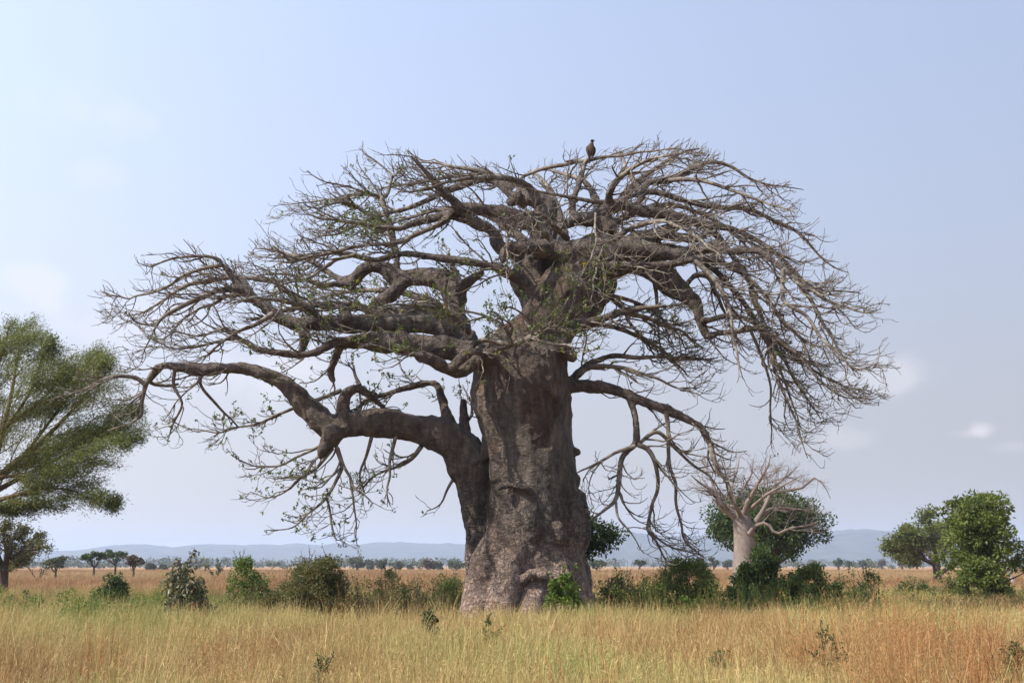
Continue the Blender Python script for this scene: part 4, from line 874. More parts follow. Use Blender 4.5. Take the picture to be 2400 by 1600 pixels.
# green tufts that stand in the nearer grass
FG = 'green plants standing in the near grass'
bush('leafy_weed', 'dark green sprig above the straw grass, straight below the bright bush by the trunk', 988, 1024, 1428, 24, 'leaf_dark', 31, .07, 10, 40, .6, rc=.10, spikes=3, skirt=.55, group=FG, cat='weed')
bush('leafy_weed', 'small dark sprig in the straw grass below the left foot of the baobab', 1128, 1172, 1450, 21, 'leaf_dark', 32, .05, 9, 30, .6, rc=.09, spikes=4, skirt=.55, group=FG, cat='weed')
bush('leafy_weed', 'dusky green plant at the bottom edge of the grass, left of the middle', 735, 790, 1538, 15.5, 'leaf_mid', 33, .045, 14, 34, .5, rc=.09, spikes=5, skirt=.4, group=FG, cat='weed')
bush('leafy_weed', 'open leafy plant at the left border of the rust-red grass', 1896, 1965, 1476, 17.5, 'leaf_dark', 34, .05, 12, 26, .5, rc=.10, spikes=6, skirt=.5, group=FG, cat='weed')
bush('leafy_weed', 'grey-green plant in the bottom right corner behind rust-red grass', 2330, 2412, 1500, 15.5, 'leaf_dark', 35, .05, 30, 50, .5, rc=.12, spikes=6, skirt=.35, group=FG, cat='weed')
bush('leafy_weed', 'little green plant in the yellow grass right of the middle', 1660, 1710, 1520, 16, 'leaf_mid', 36, .05, 9, 22, .5, rc=.09, spikes=3, skirt=.5, group=FG, cat='weed')


def stalks(name, label, x0, x1, ytop, Y, seed, n, mat='brown_bark', lf=None, cat='shrub', r=.012, group='bare shrubs', spread=.35):
    """bare forked shrub: stems, twigs, a few leaves"""
    rg = np.random.default_rng(seed); cx = at((x0 + x1) / 2, 1325, Y)[0]; H = at(0, ytop, Y)[2]; a = (at(x1, 0, Y)[0] - at(x0, 0, Y)[0]) / 2
    root = thing(name, label, cat, (cx, Y, 0), group); b = np.zeros((n, 3)); b[:, :2] = rg.normal(0, .06 * a, (n, 2)); d = rg.normal(0, spread, (n, 3)); d[:, 2] = 1
    P = grow(b, d, H * rg.uniform(.7, 1.02, n), 10, np.zeros(3), .05, .02, .02, .10, rg); Rr = taper(np.full(n, r), 10, .3); V1 = tubes(P, Rr, 6)
    s, dr, rr, t, _ = spawn(P, Rr, 7, .3, 1, (.4, .9), rg); Q = grow(s, dr, H * rg.uniform(.12, .4, len(s)), 7, None, 0, 0, .12, .2, rg); Rq = taper(np.maximum(rr * .6, .004), 7, .4); V2 = tubes(Q, Rq, 4)
    s, dr, rr, t, _ = spawn(Q, Rq, 4, .3, 1, (.4, 1), rg); W = grow(s, dr, H * rg.uniform(.04, .14, len(s)), 4, None, 0, 0, .15, .2, rg); V3 = tubes(W, taper(np.full(len(s), r * .25), 4, .5), 3)
    v, f, _ = merge([V1]); link('stem', make_mesh('stem', v, [f], M[mat]), root, 'stuff'); v, f, _ = merge([V2, V3]); link('twigs', make_mesh('twigs', v, [f], M[mat]), root, 'stuff')
    if lf:
        c = np.repeat(W[:, -1], 3, 0) + rg.normal(0, .04, (len(W) * 3, 3)); v, f, t = leaves(c, lf[1], .5, .4, rg); link('leaves', make_mesh('leaves', v, [f], M[lf[0]], smooth=False, tint=t), root, 'stuff')
    return root


stalks('bare_shrub', 'bleached bare shrub with crooked twigs, just right of the trunk in the orange plain', 1378, 1432, 1290, 52, 41, 3, 'pale_bark', None, 'shrub', .022, 'bare shrubs', .5)
stalks('stalk', 'dark leafless stalks beside the light green bush left of the trunk', 962, 996, 1345, 36, 42, 3, 'brown_bark', ('leaf_dark', .05), 'weed', .012, 'bare shrubs', .12)
stalks('stalk', 'thin leafy stalk rising behind the light green bush by the trunk', 1040, 1056, 1308, 39.5, 43, 1, 'brown_bark', ('leaf_dark', .06), 'weed', .012, 'bare shrubs', .05)
stalks('stalk', 'tall thin seedling poking out of the brown thicket\'s left side', 676, 692, 1296, 36.5, 44, 2, 'brown_bark', ('leaf_olive', .05), 'weed', .010, 'bare shrubs', .08)
stalks('bare_shrub', 'small bare dark tree with crooked limbs, left of the round yellow-green tree', 76, 110, 1308, 150, 45, 3, 'brown_bark', None, 'shrub', .07, 'bare shrubs', .35)
stalks('bare_shrub', 'leafless dark shrub on the plain behind the bush with big drooping leaves', 492, 530, 1308, 160, 46, 3, 'brown_bark', ('leaf_far', .3), 'shrub', .06, 'bare shrubs', .35)
stalks('dead_tree', 'bleached dead trunk with broken twigs at the right edge behind the leafy tree', 2355, 2400, 1255, 100, 47, 2, 'pale_bark', None, 'dead tree', .16, 'bare shrubs', .12)


# ------------------------------------------------------------------ trees
def tree(name, label, base, limbs, Y, mat, bark, seed, r0, spray=.12, n2=9, n3=8, nl=18, len2=.35, len3=.5, env=None, group=None, out=.25, grav=.05, lift=.1, cat='tree', aspect=.35, up=.5, leafy=1.0, trunk_top=None, droop=0.0, leaf_len=None, ang=(.4, .9), up2=0.0, var=.45, n4=0, rs=1.0, wander=.13, tw=1.0):
    """limbs are traced lines (px, py, r px, depth m); two more orders of shoots carry the leaves"""
    rg = np.random.default_rng(seed); o = at(base[0][0], 1325, Y); o[2] = 0; root = thing(name, label, cat, tuple(o), group)
    def W(p): return at(p[0], p[1], Y + p[3]), p[2] / FPX * (Y + p[3]) / CT
    tp = list(base)
    lines = []
    for k, ln in enumerate([tp] + list(limbs)):
        c = np.array([np.concatenate([W(p)[0], [W(p)[1] * (rs if k else 1)]]) for p in ln]); c = catmull(c, 14); lines.append(c)
    c = lines[0]; V, F = tubes((c[None, :, :3] - o), c[None, :, 3], 14); link('trunk', make_mesh('trunk', V, [F], M[bark]), root)
    P1 = np.stack([c[:, :3] for c in lines[1:]]); R1 = np.stack([c[:, 3] for c in lines[1:]])
    jit = np.linspace(0, 1, 14)[None, :, None]; span = np.linalg.norm(P1[:, -1] - P1[:, 0], axis=1)
    P1 = P1 + jit * .03 * span.mean() * np.stack([vnoise(P1.reshape(-1, 3) * 1.3 / max(span.mean() / 3, .5) + s) for s in (0, 40, 80)], 1).reshape(P1.shape)
    for i in range(len(P1)):
        V, F = tubes(P1[i:i + 1] - o, R1[i:i + 1], 9); link('limb', make_mesh('limb', V, [F], M[bark]), root)
    cen = np.array((o[0], o[1], 0))

    def clip(P):
        if env is None: return P, np.ones(len(P), bool), np.ones(len(P))
        x, y = project(P); ok = in_poly(x + rg.normal(0, 12, (len(P), 1)), y + rg.normal(0, 12, (len(P), 1)), env); ok[:, 0] = True; bad = ~ok; K = P.shape[1]; first = np.where(bad.any(1), bad.argmax(1), K); keep = first >= max(2, .3 * K); fr = (first[keep] - 1) / (K - 1); P = P[keep]
        s = np.linspace(0, 1, K)[None] * fr[:, None] * (K - 1); i = np.minimum(s.astype(int), K - 2); w = (s - i)[..., None]; n = np.arange(len(P))[:, None]
        return P[n, i] * (1 - w) + P[n, i + 1] * w, keep, fr
    s, dr, rr, t, idx = spawn(P1, R1, n2, .15, 1, ang, rg, .8); dr[:, 2] += up2; l2 = span[idx] * len2 * rg.uniform(.5, 1.2, len(s)) * (1.15 - .5 * t)
    P2 = grow(s, dr, l2, 8, cen, out, grav, lift, wander, rg); P2, kp, fr = clip(P2); r2 = np.maximum(rr[kp] * .5 * tw, r0 / FPX * Y * .025 * tw); R2 = taper(r2, 8, .3); l2 = l2[kp] * fr
    s, dr, rr, t, idx = spawn(P2, R2, n3, .15, 1, ang, rg, .8); l3 = np.maximum(l2[idx] * len3 * rg.uniform(.5, 1.2, len(s)), 2 * spray)
    P3 = grow(s, dr, l3, 5, cen, out, grav, lift, wander * 1.2, rg); P3, kp, fr = clip(P3); R3 = taper(np.maximum(rr[kp] * .5, r0 / FPX * Y * .012 * tw), 5, .5)
    extra = []
    if n4:
        s, dr, rr, t, idx = spawn(P3, R3, n4, .2, 1, ang, rg, .8); P4 = grow(s, dr, spray * rg.uniform(1, 3, len(s)), 4, cen, out * .5, 0, lift, .2, rg); P4, kp, fr = clip(P4); extra = [tubes(P4 - o, taper(np.maximum(rr[kp] * .6, r0 / FPX * Y * .006), 4, .5), 3)]
    v, f, _ = merge([tubes(P2 - o, R2, 5), tubes(P3 - o, R3, 3)] + extra); link('twigs', make_mesh('twigs', v, [f], M[bark]), root, 'stuff')
    if leafy:
        q = np.concatenate([P3, ]); hue = rg.beta(2, 2.2, len(q)); n = np.floor(nl * leafy + rg.uniform(0, 1, len(q))).astype(int); i = np.repeat(np.arange(len(q)), n); u = rg.uniform(0, 4, len(i)); j = np.minimum(u.astype(int), 3); w = (u - j)[:, None]
        pos = q[i, j] * (1 - w) + q[i, j + 1] * w; ax = unit(q[i, j + 1] - q[i, j]); pos = pos + rg.normal(0, spray * 1.0, pos.shape)
        ll = leaf_len or spray; v, f, t = leaves(pos - o, ll, aspect, up, rg, ax, droop, np.clip(hue[i] * (1 - var) + var * rg.uniform(0, 1, len(i)), 0, 1)); link('crown', make_mesh('crown', v, [f], M[mat], smooth=False, tint=t), root, 'stuff')
    return root


# large feathery acacia at the left edge, trunk outside the frame
ENV_AC = [(-420, 900), (-350, 780), (-120, 735), (10, 745), (60, 748), (95, 760), (125, 800), (140, 830), (150, 805), (200, 815), (245, 810), (265, 850), (300, 880), (335, 960), (345, 1020), (330, 1040), (305, 1050), (308, 1110), (280, 1120), (255, 1095), (245, 1140), (285, 1165), (285, 1190), (215, 1215), (120, 1190), (95, 1235), (60, 1235), (-30, 1215), (-300, 1250), (-420, 1100)]
tree('acacia_tree', 'large feathery green acacia reaching in over the left edge of the photo', [(-120, 1455, 40, 0), (-116, 1330, 36, 0), (-100, 1240, 32, 0), (-75, 1180, 28, 0)],
     [[(-80, 1190, 18, 0), (0, 1115, 13, -.3), (70, 1060, 10, -.6), (140, 1000, 7, -1), (200, 925, 5, -1.4), (240, 850, 2, -1.8)],
      [(-80, 1195, 16, 0), (-20, 1100, 12, .6), (10, 1000, 9, 1.2), (30, 900, 6, 1.6), (45, 810, 3, 2), (50, 765, 1.5, 2.2)],
      [(-90, 1200, 16, 0), (-60, 1080, 12, -1.2), (-40, 960, 9, -2), (0, 860, 6, -2.6), (20, 770, 2, -3)],
      [(-70, 1185, 14, 0), (10, 1140, 10, 1), (90, 1100, 7, 1.6), (170, 1060, 5, 2.2), (250, 1010, 3, 2.6), (310, 975, 1.4, 3)],
      [(-70, 1190, 12, 0), (20, 1165, 8, -1), (90, 1145, 6, -1.6), (160, 1150, 4, -2), (220, 1165, 2.6, -2.4), (265, 1180, 1.2, -2.6)],
      [(60, 1070, 7, -.5), (120, 1050, 5.5, -.2), (190, 1040, 4, .2), (250, 1030, 3, .5), (300, 1030, 1.4, .8)],
      [(40, 1085, 7, -.4), (110, 1000, 6, .4), (160, 930, 5, 1.2), (190, 880, 3.4, 1.8), (205, 830, 1.4, 2.2)],
      [(-10, 1120, 8, -.3), (60, 1110, 6, -1.4), (130, 1090, 4.4, -2.4), (190, 1085, 3, -3), (240, 1080, 1.4, -3.4)],
      [(-60, 1180, 10, .2), (-10, 1190, 7, 1.6), (40, 1185, 5, 2.6), (90, 1190, 3, 3.2), (130, 1195, 1.4, 3.4)],
      [(0, 1020, 8, 1.1), (50, 950, 6, .4), (85, 880, 4, -.4), (105, 810, 2, -1)],
      [(-30, 960, 8, -2), (-70, 880, 6, -2.6), (-100, 800, 4, -3), (-120, 750, 2, -3.2)],
      [(-90, 1190, 14, 0), (-180, 1090, 10, -.6), (-250, 980, 7, -1), (-290, 880, 4, -1.4), (-300, 800, 2, -1.6)],
      [(-100, 1200, 12, 0), (-190, 1150, 9, 1), (-280, 1090, 6, 1.6), (-350, 1030, 2.4, 2)],
      [(-50, 1100, 9, 1.4), (-60, 990, 7, 2.6), (-30, 880, 5, 3.4), (0, 790, 2, 4)],
      [(10, 1000, 7, 1.2), (70, 960, 5.4, 2.4), (130, 900, 4, 3.2), (150, 850, 1.6, 3.6)]],
     46, 'leaf_acacia', 'fever_bark', 61, 40, .13, 22, 14, 31, .46, .42, ENV_AC, None, .18, .02, .08, 'tree', .22, .3, droop=.0, ang=(.35, .85), up2=.15, tw=.45, rs=.62)

# small brown-leaved tree under it
ENV_SM = [(-160, 1340), (-150, 1260), (-90, 1215), (0, 1212), (60, 1222), (92, 1245), (130, 1275), (118, 1292), (80, 1300), (60, 1335), (30, 1330), (-20, 1345)]
tree('small_tree', 'small open tree with brownish leaves and dark forked trunk at the left edge', [(10, 1450, 11, 0), (9, 1375, 9.5, 0), (10, 1345, 9, 0), (13, 1325, 8, 0)],
     [[(12, 1332, 7, 0), (32, 1305, 5, -.2), (60, 1290, 4, -.3), (90, 1285, 2.4, -.5), (112, 1278, 1, -.6)], [(12, 1332, 7, 0), (20, 1295, 5, .3), (30, 1260, 3.4, .5), (45, 1232, 1.4, .6)], [(10, 1335, 7, 0), (-5, 1300, 5, -.4), (-15, 1260, 3.4, -.8), (-10, 1225, 1.4, -1)],
      [(10, 1335, 6, 0), (-30, 1305, 4.4, .4), (-70, 1285, 3, .6), (-110, 1265, 1.2, .9)], [(14, 1330, 5, 0), (45, 1300, 4, 1), (70, 1270, 2.6, 1.6), (85, 1250, 1.2, 2)], [(10, 1340, 4, 0), (35, 1328, 2.6, -.8), (55, 1310, 1.2, -1.2)], [(8, 1340, 4, 0), (-20, 1325, 2.6, -.8), (-45, 1305, 1.2, -1.2)],
      [(14, 1325, 5, 0), (14, 1290, 4, -1.2), (8, 1255, 2.6, -1.8), (20, 1225, 1.2, -2)]],
     78, 'leaf_olive', 'brown_bark', 62, 11, .17, 12, 8, 14, .42, .5, ENV_SM, None, .2, .03, .12, 'tree', .5, .4, up2=.2)

# second, smaller baobab on the right
ENV_B2 = [(1590, 1230), (1598, 1110), (1640, 1062), (1720, 1052), (1800, 1055), (1870, 1080), (1900, 1120), (1945, 1125), (1955, 1170), (1945, 1230), (1930, 1260), (1850, 1265), (1780, 1250), (1700, 1200), (1650, 1190), (1620, 1215)]
tree('second_baobab_tree', 'smaller pinkish bare baobab standing behind the bushes on the right', [(1744, 1420, 31, 0), (1745, 1345, 27, 0), (1746, 1285, 25, 0), (1743, 1238, 23, 0), (1737, 1210, 19, 0), (1734, 1196, 13, 0)],
     [[(1735, 1222, 17, 0), (1712, 1200, 15, -.1), (1692, 1187, 12, -.2), (1681, 1165, 10, -.2), (1674, 1150, 7, -.2), (1655, 1145, 5, -.3), (1636, 1130, 3.4, -.5), (1620, 1115, 1.5, -.8)],
      [(1676, 1155, 6, -.2), (1668, 1125, 5, .3), (1655, 1095, 3.4, .8), (1640, 1075, 1.6, 1.2)],
      [(1742, 1218, 11, 0), (1745, 1200, 10, -.4), (1752, 1176, 8, -.8), (1768, 1150, 6.5, -1.2), (1782, 1120, 5, -1.6), (1800, 1095, 3, -2), (1806, 1065, 1.4, -2.2)],
      [(1735, 1215, 10, 0), (1722, 1180, 8, .8), (1714, 1150, 6, 1.5), (1722, 1110, 4, 2), (1730, 1075, 1.6, 2.4)],
      [(1770, 1225, 12, .2), (1786, 1200, 8, .1), (1798, 1175, 7, 0), (1810, 1153, 6, 0), (1850, 1150, 5, -.2), (1885, 1142, 4.4, -.3), (1905, 1122, 3.4, -.4), (1930, 1135, 2, -.5), (1945, 1165, 1, -.6)],
      [(1806, 1158, 6, 0), (1825, 1130, 4.6, .6), (1848, 1110, 3, 1), (1870, 1095, 1.4, 1.3)],
      [(1757, 1250, 10, -.7), (1768, 1235, 6.5, -1), (1785, 1226, 6.5, -1.1), (1800, 1228, 6, -1.2), (1812, 1245, 5.5, -1.3), (1822, 1250, 5, -1.4), (1850, 1238, 4, -1.6), (1885, 1232, 3, -1.8), (1925, 1218, 1.4, -2)],
      [(1745, 1215, 9, 0), (1750, 1185, 7, 1.6), (1740, 1150, 5, 2.6), (1760, 1110, 3, 3.2), (1765, 1075, 1.4, 3.6)],
      [(1738, 1218, 9, 0), (1728, 1190, 7, -1.4), (1705, 1150, 5, -2.4), (1700, 1110, 3, -3), (1690, 1080, 1.4, -3.2)],
      [(1760, 1190, 7, -.6), (1790, 1165, 5, -2), (1815, 1150, 4, -2.8), (1850, 1130, 2.4, -3.4), (1880, 1115, 1.2, -3.6)],
      [(1782, 1205, 7, .4), (1815, 1190, 5, 1.4), (1850, 1190, 3.4, 2), (1895, 1195, 1.4, 2.4)]],
     72, None, 'pink_bark', 63, 26, .2, 10, 7, 0, .55, .55, ENV_B2, None, .10, .02, .10, 'baobab', leafy=0, up2=.05, n4=3, rs=.66, wander=.22, ang=(.45, 1.1), tw=.7)


def blob_tree(name, label, x0, x1, ytop, ybot, Y, mat, seed, size, n_cl, n_lf, bark='brown_bark', trunk_r=.2, flat=.8, group=None, tx=None, base_clear=True, rc=None, nlimb=6, cat='tree', lean=0.0, prof=0.0):
    """tree with a crown of leaf clumps filling x0..x1, ytop..ybot"""
    rg = np.random.default_rng(seed); tx = (x0 + x1) / 2 if tx is None else tx; o = at(tx, 1325, Y); o[2] = 0; root = thing(name, label, cat, tuple(o), group)
    L, Rr = at(x0, ytop, Y), at(x1, ybot, Y); c = np.array(((L[0] + Rr[0]) / 2 - o[0], 0, (L[2] + Rr[2]) / 2)); a, h = (Rr[0] - L[0]) / 2, (L[2] - Rr[2]) / 2; rc = rc or .3 * min(a, h * 1.6)
    d = unit(rg.normal(size=(n_cl, 3))); q = rg.uniform(.15, 1, n_cl) ** .45
    C = c + d * q[:, None] * np.array((a - rc * .4, (a - rc * .5) * .9, h - rc * .5)); C += .2 * min(a, h) * rg.normal(size=C.shape)
    C[:, 2] += prof * h * (1 - (np.abs(C[:, 0] - c[0]) / a) ** 2 * 2)
    C[:, 2] = np.clip(C[:, 2], Rr[2] + rc * .3, L[2] - rc * .4)
    v, f, t = clump_leaves(C, rc * rg.uniform(.6, 1.25, n_cl), n_lf, size, .5, .5, rg, flat)
    link('crown', make_mesh('crown', v, [f], M[mat], smooth=False, tint=t), root, 'stuff')
    fork = np.array((lean, 0, max(.25 * L[2], Rr[2] * .75))); tt = np.linspace(0, 1, 6)[:, None]; P = (fork * tt + np.array((0, 0, -.2)) * (1 - tt)) + .05 * trunk_r * rg.normal(size=(6, 3))
    V, F = tubes(P[None], np.linspace(trunk_r * 1.15, trunk_r * .8, 6)[None], 8); link('trunk', make_mesh('trunk', V, [F], M[bark]), root)
    tg = C[rg.permutation(n_cl)[:nlimb]]; s = np.linspace(0, 1, 8)[None, :, None]; mid = fork * .5 + tg * .5 - np.array((0, 0, .12 * h)) + .1 * a * rg.normal(size=tg.shape)
    Q = fork * (1 - s) ** 2 + 2 * mid[:, None] * s * (1 - s) + tg[:, None] * s ** 2; V, F = tubes(Q, taper(np.full(nlimb, trunk_r * .5), 8, .2), 6); link('limbs', make_mesh('limbs', V, [F], M[bark]), root, 'stuff')
    return root


# tree behind the second baobab, leafy trees on the right, tree behind the trunk
blob_tree('evergreen_tree', 'dense dark evergreen tree standing behind the second baobab', 1656, 1938, 1146, 1305, 88, 'leaf_dark', 71, .26, 330, 85, trunk_r=.32, rc=1.05, tx=1810, nlimb=16)
blob_tree('leafy_tree', 'bright yellow-green leafy tree with foliage down to the grass on the right', 2192, 2396, 1160, 1352, 50, 'leaf_fresh', 72, .17, 200, 62, 'brown_bark', .14, rc=.44, tx=2296, nlimb=26, prof=.25)
bush('bush', 'dense green bush hugging the foot of the bright leafy tree on the right', 2234, 2358, 1296, 48.5, 'leaf_fresh', 73, .14, 90, 70, rc=.36, spikes=6, dome=.1)
tree('forked_tree', 'dark spreading tree with forked trunk on the plain, left of the bright leafy tree', [(2198, 1385, 9, 0), (2197, 1345, 8.5, 0), (2194, 1328, 8, 0), (2192, 1318, 7, 0)],
     [[(2193, 1322, 6, 0), (2168, 1312, 4.4, -.4), (2145, 1300, 3.4, -.8), (2120, 1290, 2.4, -1), (2090, 1282, 1, -1.2)], [(2193, 1320, 5, 0), (2170, 1290, 4, 1), (2150, 1262, 2.6, 2), (2130, 1245, 1.2, 2.4)], [(2194, 1318, 5, 0), (2190, 1280, 4, -1), (2180, 1245, 2.6, -2), (2175, 1212, 1.2, -2.4)],
      [(2200, 1345, 5.5, 0), (2215, 1335, 4.6, .2), (2235, 1322, 4, .4), (2260, 1300, 3, .8), (2285, 1280, 1.4, 1)], [(2196, 1316, 5, 0), (2215, 1280, 4, 1.2), (2235, 1250, 2.6, 2), (2250, 1225, 1.2, 2.6)], [(2170, 1312, 4, -.4), (2150, 1280, 3, -2), (2135, 1262, 2, -3), (2115, 1255, 1, -3.6)],
      [(2194, 1318, 4.4, 0), (2200, 1275, 3.4, 2.4), (2195, 1240, 2.2, 3.4), (2200, 1216, 1, 4)], [(2160, 1305, 3, -.6), (2140, 1310, 2.2, 1), (2115, 1305, 1.4, 1.8), (2100, 1300, .8, 2)]],
     135, 'leaf_acacia', 'brown_bark', 74, 9, .36, 13, 9, 22, .40, .5, [(2070, 1275), (2085, 1258), (2110, 1240), (2140, 1225), (2165, 1200), (2200, 1205), (2250, 1215), (2290, 1240), (2290, 1330), (2230, 1330), (2190, 1315), (2140, 1315), (2095, 1308), (2080, 1295)], None, .2, .0, .1, 'tree', .5, .5, up2=.15)
blob_tree('leafy_tree', 'leafy dark sapling half hidden behind the right side of the great trunk', 1310, 1462, 1206, 1308, 40.5, 'leaf_dark', 75, .13, 60, 70, 'brown_bark', .09, rc=.4, tx=1330, nlimb=14, cat='sapling')

# trees scattered over the plain, each one where the photograph has it
FAR = [(106, 158, 1302, 1334, 160, 'leaf_far', 'round yellow-green tree left of the pair of flat-topped trees'), (190, 252, 1289, 1318, 165, 'leaf_dark', 'left one of the pair of flat-topped dark trees'), (238, 304, 1285, 1314, 175, 'leaf_dark', 'right and taller one of the pair of flat-topped dark trees'),
       (290, 338, 1298, 1330, 165, 'leaf_red', 'reddish-brown rounded tree touching the flat-topped pair'), (335, 367, 1319, 1336, 230, 'leaf_far', 'small grey-green tree right of the reddish-brown tree'), (371, 398, 1322, 1338, 260, 'leaf_far', 'tiny tree just left of the bush with big leaves'),
       (404, 436, 1316, 1342, 200, 'leaf_far', 'dark rounded tree behind the bush with big leaves'), (740, 780, 1302, 1338, 260, 'leaf_far', 'dome-shaped tree peeping over the brown thicket'), (812, 862, 1302, 1334, 230, 'leaf_far', 'broad domed tree right of the brown thicket'), (858, 880, 1314, 1336, 330, 'leaf_far', 'small faint tree between the broad dome and its upright neighbour'),
       (878, 911, 1307, 1334, 260, 'leaf_far', 'upright round tree above the twiggy olive bush'), (912, 952, 1312, 1334, 300, 'leaf_far', 'ragged twin-crowned tree left of the red-tinged tree'), (955, 970, 1319, 1336, 340, 'leaf_far', 'tiny tree in the gap before the red-tinged tree'),
       (983, 1020, 1307, 1334, 230, 'leaf_red', 'red-tinged tree left of the light green bush'), (1012, 1040, 1314, 1336, 270, 'leaf_far', 'olive tree leaning on the red-tinged tree'), (1046, 1092, 1308, 1336, 250, 'leaf_far', 'grey-green domed tree just left of the great trunk'),
       (1377, 1420, 1308, 1330, 220, 'leaf_far', 'round tree behind the bleached bare shrub'), (1483, 1514, 1311, 1326, 250, 'leaf_far', 'flat umbrella tree left of the tall dense bush'), (1660, 1686, 1306, 1328, 260, 'leaf_far', 'tree behind the tall dense bush near the second baobab'), (1692, 1718, 1312, 1328, 380, 'leaf_far', 'faint tree beside the second baobab\'s trunk'),
       (1953, 1977, 1308, 1325, 330, 'leaf_dark', 'dark round tree alone on the plain right of the second baobab'), (1980, 2000, 1314, 1326, 400, 'leaf_far', 'faint low tree right of the dark round one'), (2012, 2032, 1312, 1326, 420, 'leaf_far', 'faint tree above the thin open weed'), (2058, 2076, 1313, 1326, 420, 'leaf_red', 'brownish faint tree left of the forked tree'),
       (2104, 2124, 1316, 1327, 430, 'leaf_red', 'low brownish tree below the forked tree\'s left branches'), (2138, 2160, 1310, 1328, 380, 'leaf_far', 'grey tree seen under the forked tree\'s crown')]
for i, (x0, x1, yt, yb, Y, mt, lb) in enumerate(FAR):
    Y = Y if Y < 180 else Y * 1.7
    fl = 'flat-topped' in lb or 'umbrella' in lb
    blob_tree('plain_tree', lb, x0, x1, yt, yb, Y, mt, 100 + i, .0016 * Y + .05, 34 if Y < 240 else 22, 40, 'brown_bark', .0011 * Y, .5 if fl else .8, 'trees scattered over the plain', nlimb=8, rc=(.28 if fl else .34) * (x1 - x0) / 2 / FPX * Y)


def treeline():
    """hazy far-off wood that reads as one mass"""
    rg = np.random.default_rng(5); Cs, rc = [], []
    for Y, n, hh in ((700, 80, 8), (950, 170, 10), (1300, 280, 12), (1800, 400, 14), (2500, 500, 16), (3200, 500, 18)):
        x = rg.uniform(-.52, .56, n) * Y; x = x[fbm(np.stack([x / 90, 0 * x + Y, 0 * x], 1), 2) > -.02]
        y = Y * rg.uniform(.9, 1.12, len(x)); h = hh * rg.uniform(.3, 1.0, len(x)) * (1 + .5 * vnoise(np.stack([x / 160, y / 160, 0 * x], 1)))
        for k in range(4): Cs.append(np.stack([x + rg.normal(0, .3, len(x)) * h, y + rg.normal(0, .3, len(x)) * h, h * rg.uniform(.3, .85, len(x))], 1)); rc.append(h * rg.uniform(.25, .45, len(x)))
    C = np.concatenate(Cs); r = np.concatenate(rc); n = 16; idx = np.repeat(np.arange(len(C)), n)
    d = unit(rg.normal(size=(len(idx), 3))); P = C[idx] + d * r[idx][:, None] * np.array((1.2, 1.2, .8)); P[:, 2] = np.maximum(P[:, 2], .5)
    v, f, t = leaves(P, r[idx] * .75, .7, .5, rg, d)
    link('distant_treeline', make_mesh('distant_treeline', v, [f], M['leaf_far'], smooth=False, tint=t), kind='stuff')


treeline()


def undergrowth():
    """knee-high weeds that fill the gaps of the bush belt"""
    rg = np.random.default_rng(77)
    for nm, mt, xa, xb, n, hh in (('undergrowth', 'leaf_olive', 540, 1130, 330, 2.15), ('undergrowth', 'leaf_fresh', 1360, 2010, 330, 2.1), ('undergrowth', 'leaf_bright', -40, 620, 170, 1.65), ('undergrowth', 'leaf_mid', 2010, 2440, 130, 1.5)):
        Y = rg.uniform(34.5, 42, n) if nm and xb < 2020 else rg.uniform(38, 58, n); px = rg.uniform(xa, xb, n); C = np.array([at(a, 1325, b) for a, b in zip(px, Y)])
        C[:, 2] = rg.uniform(.45, hh, n) * (.72 + .38 * vnoise(C * .5)); C = C[np.hypot(C[:, 0] - at(1240, 1325, BY)[0], C[:, 1] - BY) > 2.7]
        v, f, t = clump_leaves(C, rg.uniform(.16, .34, len(C)), 60, .075, .45, .4, rg, .9, .0)
        m = 5; b = np.repeat(C, m, 0) + rg.normal(0, .12, (len(C) * m, 3)); b[:, 2] = 0; Q = grow(b, rg.normal(0, .2, b.shape) + np.array((0, 0, 1)), np.repeat(C[:, 2] + .25, m) * rg.uniform(.7, 1.25, len(b)), 6, None, 0, 0, 0, .1, rg)
        s, dr, _, _, _ = spawn(Q, np.full(Q.shape[:2], .006), 6, .35, 1, (.4, 1.1), rg); l2 = leaves(s + dr * .04, .07, .45, .4, rg, dr)
        sv, sf = tubes(Q, taper(np.full(len(Q), .007), 6, .5), 3); v, f, t = merge([(v, f, t), l2, (sv, sf, np.full(len(sf), .95))])
        link(nm, make_mesh(nm, v, [f], M[mt], smooth=False, tint=t), kind='stuff')


undergrowth()


